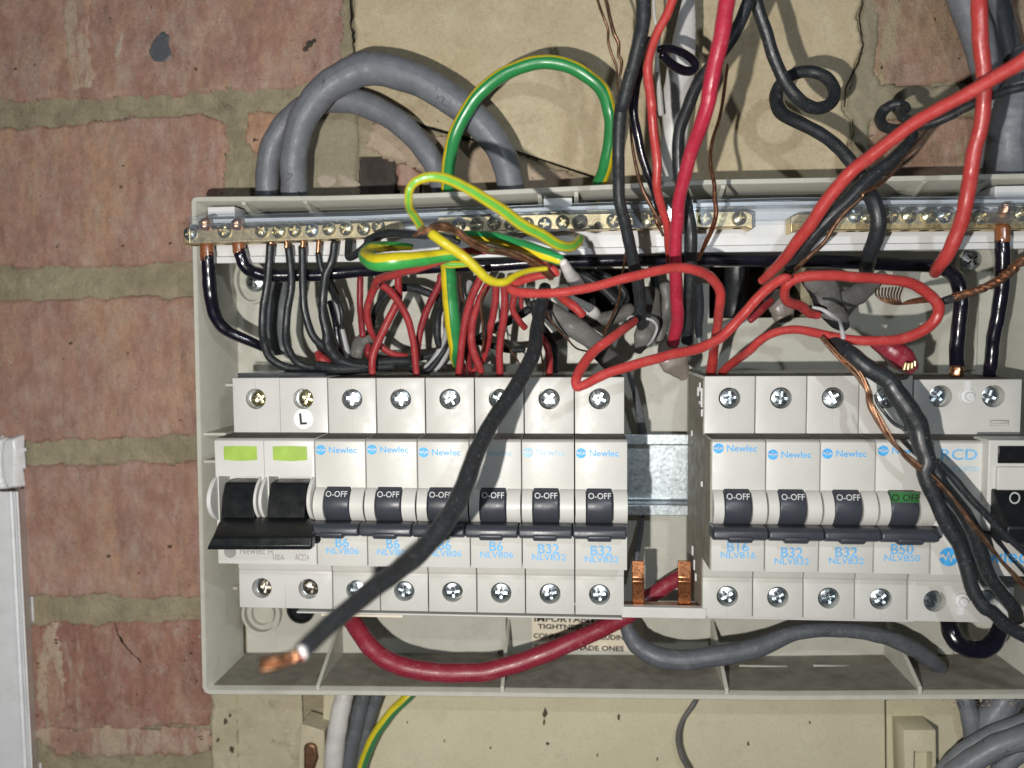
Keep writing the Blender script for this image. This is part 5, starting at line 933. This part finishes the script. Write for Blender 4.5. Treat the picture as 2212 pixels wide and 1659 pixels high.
wire('black_wire', 'black wire from the right edge twisting in a small curl then running down left', 'wire', 'blk', mixed([('J2', [(1650, 790, -84, 19), (1420, 815, -84, 19), (1250, 850, -83, 19), (1050, 920, -82, 20), (850, 1020, -80, 21), (650, 1110, -77, 22), (450, 1170, -73, 22), (300, 1100, -68, 20), (260, 1040, -64, 18), (330, 1020, -60, 17), (300, 985, -57, 18), (200, 975, -55, 21), (110, 1030, -53, 24), (75, 1110, -54, 24), (120, 1180, -58, 22), (220, 1205, -62, 22), (340, 1200, -66, 22), (385, 1260, -68, 23), (320, 1370, -69, 25), (200, 1500, -70, 28), (60, 1600, -70, 30)]), ('E', [(620, 100, -70, 31), (480, 250, -69, 32), (320, 400, -67, 33), (180, 550, -64, 33), (60, 700, -60, 32), (-50, 860, -54, 28)])]), w=26, seg=18)
wire('black_wire', 'flattened black loop hooked over the white sheath at the top', 'wire', 'gblk', [(1080, 720, -62, 16), (1230, 700, -60, 18), (1450, 770, -56, 18), (1600, 900, -53, 19), (1580, 1010, -53, 19), (1450, 1020, -54, 20), (1250, 920, -57, 20), (1120, 800, -60, 18)], f='J1', w=18)
# --- bare copper earths
def bare(label, pts, w=7, mt='dcopper', f='D'): return wire('bare_copper_wire', label, 'bare wire', mt, pts, w=w, f=f, seg=8)
for k_, (lb, p) in enumerate((('bare copper wire hanging far left in the wispy pair at the top', [(150, -200, -70, 6), (210, 50, -70, 6), (280, 250, -70, 6), (345, 420, -69, 6), (350, 600, -68, 6), (390, 760, -67, 6), (470, 980, -66, 5), (480, 1200, -66, 5), (520, 1500, -66, 5)]), ('bare copper wire, brighter one of the wispy pair at the top', [(260, -200, -72, 8), (330, 50, -72, 8), (370, 250, -72, 8), (430, 480, -72, 9), (500, 640, -71, 8), (500, 800, -70, 7), (545, 900, -69, 7), (520, 1100, -68, 6)]))): bare(lb, p, f='J1')
bare('bare copper wire close behind the thick matt black cable', mixed([('T2', [(1870, 760, -66, 5), (1880, 900, -66, 6), (1910, 1080, -66, 8), (1950, 1220, -66, 9), (2010, 1340, -65, 9), (2070, 1450, -63, 8)]), ('C', [(960, 440, -62, 7), (1010, 560, -60, 6)])]))
bare('thin bare copper wire twisted round the previous one by the black cable', mixed([('C', [(780, 20, -64, 4), (840, 150, -65, 4), (910, 300, -64, 4), (930, 420, -63, 4), (1000, 540, -60, 4)])]), mt='copper')
bare('bright copper wire right of the crimson wire, curving back to it', mixed([('T3', [(290, 420, -62, 7), (270, 580, -64, 8), (240, 760, -66, 8), (190, 920, -68, 8), (180, 1060, -69, 9), (205, 1200, -70, 9)]), ('C', [(1510, 180, -70, 10), (1525, 330, -70, 10), (1490, 480, -68, 11), (1420, 640, -64, 10), (1350, 790, -58, 8)])]), mt='copper')
bare('bare copper wire following the lower edge of the black wire on the right', mixed([('T3', [(1620, 800, -70, 4), (1480, 970, -70, 5), (1340, 1140, -71, 8), (1180, 1245, -72, 7)]), ('E', [(640, 190, -72, 6), (470, 350, -70, 8), (370, 480, -68, 10), (280, 620, -66, 9), (120, 770, -64, 10), (0, 890, -60, 9)])]), mt='dcopper')
bare('second thin copper wire beside the black wire on the right', mixed([('E', [(880, 20, -74, 6), (780, 90, -74, 7), (670, 140, -73, 7)])]), mt='copper')
bare('fine bare copper wire dropping through the gap beside the matt black cable', mixed([('C', [(648, 720, -50, 5), (628, 860, -50, 5), (600, 1000, -48, 5), (580, 1180, -46, 5), (520, 1340, -44, 5), (450, 1480, -42, 5), (440, 1580, -40, 5)])]), mt='copper')
bare('fine bare copper wire lying across the big grey sheath', [(640, 100, -58, 4), (690, 220, -58, 4), (760, 320, -56, 4), (850, 410, -52, 4), (930, 490, -48, 4), (1040, 520, -44, 4)], f='J4', mt='dcopper')
bare('bare copper wire threading between the upright red wires', [(140, -30, -48, 5), (100, 60, -48, 5), (95, 160, -47, 5), (115, 300, -46, 5), (120, 420, -44, 5), (100, 540, -42, 5)], f='J4')
bare('short bare copper wire right of the hanging earth wire', [(2060, -60, -36, 5), (2070, 120, -36, 6), (2100, 280, -35, 5), (2150, 370, -34, 4)], f='J3')
bare('thin copper wire low beside the level black wire', [(200, 340, -24, 3), (280, 420, -24, 3), (380, 540, -24, 4), (430, 620, -26, 4)], f='J4')
strands('twisted_copper_braid', 'twisted bare copper braid entering from the right edge', 'bare wire', 'dcopper', mixed([('J5', [(2400, -120, -78, 20), (2212, 50, -76, 20), (2080, 160, -74, 21), (1960, 250, -72, 19), (1800, 310, -70, 17), (1620, 370, -68, 19)])]), -72, 19, k=5, turns=4, sw=0.5, seed=2)
wire('black_sleeve', 'short black sleeve binding the twisted copper braid', 'sleeve', 'blk', [(1630, 370, -68, 19), (1540, 395, -66, 18)], f='J5', w=18)
cl = empty('copper_coil', at(1000, 350, -60, 'J5')); tag(cl, 'coiled bundle of bare copper strands inside the red oval loop', 'bare wire')
for k_ in range(9):
    a = k_/8; pts = [(960+a*230, 290-a*10, -60), (965+a*200, 350, -62), (1020+a*150, 395+a*5, -63), (1120+a*70, 425-a*8, -64), (1250, 420-a*30, -64), (1400+10*a, 405-a*45, -65), (1530, 400-a*20, -66)]
    P, Wd = world(pts, 'J5', -62, 3.6); Q, Rr = res(P, Wd, 7); tube('strand', Q, Rr, M['copper' if k_ % 2 else 'dcopper'], parent=cl, seg=7)
for lb_, pts_ in (('black wire scrap tangled behind the fine copper wire at the centre', [(330, 900, -20, 14), (470, 960, -22, 16), (600, 1060, -22, 16), (650, 1180, -22, 16), (580, 1280, -20, 14)]), ('black wire passing behind the white sheathed stub at the centre', [(100, 880, -16, 20), (260, 960, -18, 22), (420, 1060, -18, 20), (560, 1200, -18, 16)]), ('black wire curving left of the upright grey sheath', [(900, 850, -24, 16), (930, 1000, -26, 18), (960, 1180, -26, 18), (1000, 1350, -26, 16), (1010, 1440, -24, 12)]), ('short black wire crossing behind the torn sheath near the big grey sheath', [(330, 1180, -20, 12), (350, 1280, -20, 12), (420, 1320, -20, 10)])):
    thin(lb_, mixed([('C', pts_)]))
for lb_, pts_ in (('dark red wire deep behind the bowed pair of black wires', [(560, 860, -16, 12), (640, 960, -18, 13), (760, 1050, -18, 12)]), ('dark red wire low between the upright red wires', [(1960, 900, -26, 12), (2040, 1050, -28, 14), (2100, 1250, -30, 14), (2120, 1380, -32, 13)]), ('dark red wire behind the first upright red wire', [(2212, 700, -24, 12), (2150, 900, -26, 14), (2180, 1120, -28, 14), (2230, 1380, -32, 13)])):
    red(lb_, pts_, f='J3', mt='dred')
for lb_, pts_ in (('bare copper strand curling behind the upright red wires', [(200, 180, -30, 3), (170, 280, -30, 4), (230, 360, -30, 4), (250, 480, -30, 3)]), ('bare copper strand beside the loose black cable', [(610, 480, -34, 4), (630, 600, -34, 4), (640, 700, -34, 4)])):
    bare(lb_, pts_, f='J4')
# --- grey and pale sheaths
wire('grey_sheath', 'big flat grey sheath slanting down right above the last left breaker', 'sheath', 'sheath', [(620, 100, -46, 30), (740, 190, -47, 42), (900, 300, -48, 46), (1080, 430, -46, 46), (1180, 560, -40, 42), (1260, 640, -34, 38)], f='J4', flat=0.5, seg=20)
wire('white_sheath', 'cut white sheath tube below the green and yellow cut end', 'sheath', 'wsheath', mixed([('B', [(2010, 820, -88, 19), (2060, 900, -84, 24), (2110, 980, -78, 30), (2170, 1060, -70, 30)])]), flat=0.8)
wire('white_sheath', 'white sheathed stub low behind the long red wire', 'sheath', 'wsheath', [(880, 60, -36, 20), (960, 110, -34, 26), (1060, 170, -32, 30), (1100, 200, -28, 26)], f='J4')
wire('grey_sheath', 'grey sheath running level behind the copper wires at the centre', 'sheath', 'sheath', [(1400, 170, -28, 34), (1250, 220, -28, 32), (1080, 250, -27, 28), (900, 330, -24, 24), (700, 400, -20, 22)], f='J4')
wire('grey_sheath', 'upright grey sheath left of the crimson wire, its open end curling', 'sheath', 'sheath', [(1560, 0, -34, 50), (1570, 150, -36, 46), (1560, 260, -38, 46), (1510, 400, -40, 40), (1470, 520, -38, 18)], f='J4', flat=0.45, seg=20)
wire('cable_tie', 'pale hooked sheath lip around the black cable end', 'sheath', 'lgrey', [(1370, 240, -46, 5), (1400, 215, -48, 6), (1500, 225, -50, 6), (1590, 250, -50, 6), (1630, 310, -48, 6), (1600, 400, -46, 6), (1540, 480, -42, 5)], f='J4', w=5)
wire('grey_sheath', 'grey sheath between the matt black cable and the crimson wire', 'sheath', 'sheath', [(1700, -60, -34, 26), (1720, 80, -34, 26), (1710, 200, -34, 24), (1680, 320, -36, 22), (1650, 430, -36, 14)], f='J4', flat=0.6)
wire('smoky_sheath', 'torn brownish translucent sheath hanging in the gap between the banks', 'sheath', 'translucent', [(1700, 460, -42, 30), (1740, 540, -44, 56), (1790, 620, -44, 60), (1840, 700, -43, 42), (1860, 750, -42, 20)], f='J4', flat=0.35, seg=20)
wire('grey_sheath', 'pair of upright grey sheaths inside the red oval loop', 'sheath', 'sheath', [(380, 180, -34, 34), (520, 300, -36, 60), (560, 420, -38, 62), (640, 540, -38, 44), (700, 620, -36, 24)], f='J5', flat=0.5, seg=20)
wire('grey_sheath', 'grey sheath leaning right inside the red oval loop', 'sheath', 'sheath', [(960, 240, -30, 30), (820, 330, -32, 44), (700, 400, -34, 46), (600, 440, -34, 40)], f='J5', flat=0.6, seg=20)
wire('grey_sheath', 'short brown grey sheath stub left of the red oval loop', 'sheath', 'translucent', [(60, 330, -20, 40), (160, 440, -22, 52), (180, 540, -22, 40)], f='J5', flat=0.6, seg=20)
wire('grey_strip', 'thin pale torn strip of sheath crossing the red oval loop', 'sheath', 'lgrey', [(430, 450, -66, 6), (510, 470, -68, 8), (590, 520, -70, 9), (650, 560, -74, 8), (670, 620, -78, 8), (685, 710, -80, 10)], f='J5', flat=0.5)
wire('grey_sheath', 'dark grey strip behind the crossed black and copper wires at the centre', 'sheath', 'dgrey', [(1990, -60, -18, 20), (2000, 120, -18, 20), (1995, 300, -18, 18), (2010, 480, -18, 12)], f='J4', flat=0.5)
wire('grey_sheath', 'grey curled sheath blade behind the first red wires', 'sheath', 'sheath', [(870, 850, -24, 16), (740, 850, -25, 22), (620, 920, -26, 28), (570, 1040, -27, 28), (560, 1160, -26, 26)], f='J3', flat=0.4)
wire('grey_sheath', 'flat dark grey sheath behind the thin black wires at the left', 'sheath', 'dgrey', mixed([('A', [(1200, 1010, -10, 50), (1200, 1200, -11, 50), (1190, 1400, -12, 50), (1200, 1659, -14, 50)])]), flat=0.35, seg=20)
wire('grey_sheath', 'slanted dark strip of sheath behind the gap in the rail', 'sheath', 'dgrey', mixed([('F2', [(1930, 140, -22, 8), (1990, 330, -20, 14), (2040, 560, -16, 18), (2060, 700, -10, 20)])]), flat=0.4)
wire('grey_sheath', 'dark strip of sheath hanging below the rail in the gap', 'sheath', 'dgrey', mixed([('F2', [(2060, 1400, -8, 10), (2030, 1600, -14, 12), (2010, 1720, -18, 14), (1990, 1900, -22, 12)])]), flat=0.4)
wire('red_stub', 'pink rubber shrouded stub with brass tips above the B50 breaker', 'connector', 'tailred', mixed([('J5', [(960, 740, -56, 30), (1080, 800, -58, 50), (1180, 880, -58, 54), (1250, 950, -56, 40)])]), ends=[('brass_tip', 'brass', [fr('J5', 1200, 975), fr('J5', 1215, 920)], -66, 7), ('brass_tip', 'brass', [fr('J5', 1232, 975), fr('J5', 1240, 925)], -66, 7), ('brass_tip', 'brass', [fr('J5', 1265, 965), fr('J5', 1268, 920)], -66, 7), ('brass_tip', 'brass', [fr('J5', 1292, 945), fr('J5', 1290, 905)], -65, 7)], seg=20)
# --- bundle crossing the residual current device
wire('black_cable', 'thick black flex of the bundle crossing in front of the wide device', 'cable', 'blk', mixed([('J5', [(600, 740, -66, 30), (740, 830, -72, 36), (880, 950, -75, 38), (1050, 1060, -76, 40)]), ('F4', [(640, 440, -77, 42), (800, 660, -78, 44), (910, 860, -78, 46), (960, 1080, -79, 40), (1040, 1280, -80, 38)]), ('J6', [(320, 480, -80, 34), (420, 720, -80, 32), (520, 950, -80, 32), (620, 1120, -80, 31), (680, 1300, -80, 31), (730, 1480, -80, 30), (830, 1640, -81, 30)]), ('G3', [(1990, 560, -81, 30), (2090, 650, -81, 30), (2250, 740, -81, 30), (2420, 830, -81, 30)])]), w=34, seg=20)
wire('black_cable', 'second black flex of the bundle, turning down behind the copper strands', 'cable', 'blk', mixed([('F4', [(740, 560, -76, 26), (895, 780, -76, 28), (965, 1000, -78, 28), (1035, 1200, -78, 28), (1130, 1380, -78, 28)]), ('J6', [(462, 580, -78, 32), (620, 760, -78, 30), (730, 960, -78, 32), (800, 1180, -77, 32), (870, 1360, -76, 28), (970, 1500, -75, 28), (1080, 1640, -73, 28)]), ('G3', [(2160, 600, -66, 30)])]), w=32, seg=18)
wire('black_wire', 'thin black wire splitting off the bundle toward the device lever', 'wire', 'blk', mixed([('J6', [(420, 370, -78, 18), (560, 510, -78, 17), (720, 700, -79, 16), (880, 860, -79, 16), (1000, 1000, -79, 16), (1140, 1120, -79, 16), (1300, 1260, -79, 16)])]), w=16)
wire('black_wire', 'fine black wire arched beside the copper strands over the B50 breaker', 'wire', 'blk', mixed([('F4', [(400, 480, -74, 6), (430, 580, -74, 6), (520, 700, -75, 7), (640, 830, -75, 8), (780, 900, -76, 8)])]), w=7)
strands('bare_copper_bundle', 'loose brown copper strands crossing the black bundle to the right edge', 'bare wire', 'dcopper', mixed([('J5', [(500, 700, -70, 10), (640, 850, -73, 14), (800, 990, -75, 20)]), ('F4', [(310, 420, -76, 18), (340, 580, -78, 17), (450, 780, -79, 18), (590, 970, -80, 20), (760, 1180, -81, 20), (980, 1380, -82, 22), (1180, 1600, -82, 22)]), ('J6', [(560, 720, -82, 19), (720, 920, -82, 17), (870, 1080, -82, 16), (1000, 1240, -82, 15), (1150, 1420, -83, 15), (1300, 1600, -83, 15)])]), -100, 18, k=5, turns=2.2, sw=0.36, amp=1.0, seed=6)
# --- cables outside the tray
def cab(label, pts, mt='grey', w=40, Y=-6, name='grey_cable', f='D', seg=20, flat=1): return wire(name, label, 'cable', mt, pts, w=w, Y=Y, f=f, seg=seg, flat=flat)
cab('pale grey cable leaving the tray bottom, left of the dark pair', [(1190, 1080, -16, 40), (1170, 1180, -18, 41), (1135, 1350, -19, 42), (1110, 1520, -19, 42), (1095, 1800, -18, 42)], 'wsheath', f='G1', name='white_cable')
cab('dark grey cable leaving the tray bottom beside the pale one', [(1330, 1080, -13, 32), (1300, 1200, -14, 33), (1260, 1380, -15, 33), (1220, 1550, -15, 33), (1190, 1800, -15, 33)], 'dgrey', f='G1')
cab('second dark grey cable at the tray bottom, next to the yellow and green one', [(1420, 1080, -10, 32), (1390, 1200, -11, 32), (1340, 1350, -12, 31), (1290, 1550, -12, 31), (1250, 1800, -12, 31)], 'dgrey', f='G1')
cab('green and yellow earth cable curving out below the tray', [(1720, 1060, -10, 22), (1620, 1165, -12, 22), (1520, 1260, -13, 22), (1420, 1390, -14, 22), (1350, 1520, -14, 22), (1300, 1659, -14, 22), (1270, 1850, -14, 22)], striped('earth_dark_green_stripe', 0.80, 0.2, base=(0.60, 0.50, 0.02), stripe=(0.05, 0.20, 0.07)), f='G1', name='earth_wire')  # yellow sleeve with a darker green stripe
cab('thin black wire hanging in a curve below the middle of the tray', [(1720, 1130, -8, 8), (1660, 1220, -10, 11), (1590, 1330, -11, 11), (1565, 1460, -11, 12), (1590, 1580, -11, 12), (1640, 1680, -11, 12), (1680, 1800, -11, 12)], 'sheath', f='G2', name='grey_wire')
cab('grey cable dropping behind the crossing pair at the lower right corner', [(1780, 1060, -10, 38), (1800, 1180, -12, 38), (1835, 1320, -13, 38), (1850, 1480, -12, 38), (1800, 1700, -10, 38)], f='G3')
cab('broad grey cable at the lower right corner leaning left', [(2130, 1100, -12, 70), (2060, 1200, -13, 66), (1960, 1340, -13, 60), (1870, 1480, -12, 50)], f='G3')
cab('upper of the two grey cables sweeping in from the right at the bottom corner', [(2420, 1250, -24, 38), (2212, 1340, -24, 38), (2000, 1420, -23, 36), (1830, 1510, -22, 34), (1700, 1610, -21, 34), (1600, 1750, -20, 34)], f='G3')
cab('lower of the two grey cables sweeping in from the right at the bottom corner', [(2450, 1380, -30, 50), (2212, 1440, -30, 50), (2020, 1510, -29, 48), (1860, 1600, -28, 46), (1700, 1720, -27, 46)], f='G3')
cab('grey cable in the extreme lower right corner', [(2300, 1480, -18, 44), (2150, 1560, -17, 42), (2060, 1659, -16, 40), (2000, 1800, -16, 40)], f='G3')
cab('broad grey cable descending at the top right behind the red wire', [(760, -250, -22, 68), (860, -20, -22, 66), (950, 250, -22, 64), (1040, 520, -21, 62), (1100, 760, -19, 60), (1130, 1100, -16, 58), (1120, 1500, -12, 56), (1110, 1700, -10, 56)], f='J2', w=60)
cab('grey cable running down beside the broad one at the top right', [(1080, -250, -14, 50), (1150, 0, -14, 52), (1210, 250, -14, 54), (1270, 520, -13, 56), (1320, 800, -12, 56), (1360, 1100, -11, 56), (1400, 1700, -8, 56)], 'dgrey', f='J2')
cab('pale grey cable at the far top right edge beside the board', [(1440, 500, -26, 60), (1390, 750, -27, 62), (1330, 950, -27, 74), (1290, 1150, -26, 86), (1280, 1400, -24, 88), (1290, 1700, -18, 86)], f='J2')
wire('white_sheath', 'white sheathed cable running down behind the black and red wires at the top', 'cable', 'wsheath', mixed([('J1', [(1560, -250, -26, 24), (1520, 0, -26, 28), (1490, 300, -25, 40), (1450, 600, -24, 50), (1400, 1000, -22, 60), (1350, 1400, -20, 62), (1330, 1659, -18, 60)]), ('D', [(1455, 330, -14, 56), (1452, 420, -10, 54)])]), flat=0.5, seg=22)
wire('white_sheath', 'narrow white cable edge left of the broad white one at the top', 'cable', 'wsheath', mixed([('J1', [(1000, -100, -34, 6), (1020, 250, -33, 7), (1080, 500, -31, 10), (1060, 900, -29, 10), (1090, 1300, -26, 12), (1120, 1659, -24, 14)])]), seg=12)
# --- the loose cable pointing at the camera, bottom left
fc = wire('black_cable', 'loose black cable crossing the left bank of breakers, its stripped copper end nearest the lens', 'cable', 'blk', [(1178, 620, -58, 26), (1168, 665, -62, 27), (1158, 720, -68, 30), (1150, 770, -76, 33), (1118, 830, -84, 35), (1078, 890, -92, 35), (1045, 945, -100, 37), (1018, 1005, -108, 41), (995, 1070, -116, 43), (960, 1130, -124, 43), (905, 1195, -132, 43), (830, 1255, -146, 43), (750, 1318, -160, 42), (690, 1372, -170, 42), (654, 1404, -176, 41)], seg=22)
ended(fc, 'insulation_ring', 'wsheath', [(656, 1407), (649, 1412)], -176.5, 33); ended(fc, 'pink_core', 'pink', [(652, 1411), (642, 1415)], -176.8, 30)
ended(fc, 'copper_end', 'copper', [(645, 1416), (610, 1428), (575, 1438)], -178, 24); ended(fc, 'copper_end', 'copper', [(640, 1410), (605, 1420), (566, 1428)], -178.6, 18); ended(fc, 'copper_end', 'copper', [(640, 1424), (600, 1438), (565, 1446)], -178.6, 18)
wire('black_cable', 'added dark filler blackening the rear opening right of the long red wire', 'cable', 'blk', [(1592, 520, 6, 50), (1590, 600, 8, 50), (1586, 680, 6, 46), (1584, 740, 14, 40)], seg=18)  # added inside the opening so that it stays dark
wire('black_cable', 'added dark filler blackening the rear opening left of the matt black cable', 'cable', 'blk', [(1245, 560, 6, 60), (1290, 610, 8, 60), (1350, 680, 8, 50), (1380, 740, 14, 40)], seg=18)  # second dark filler, added to black out this opening
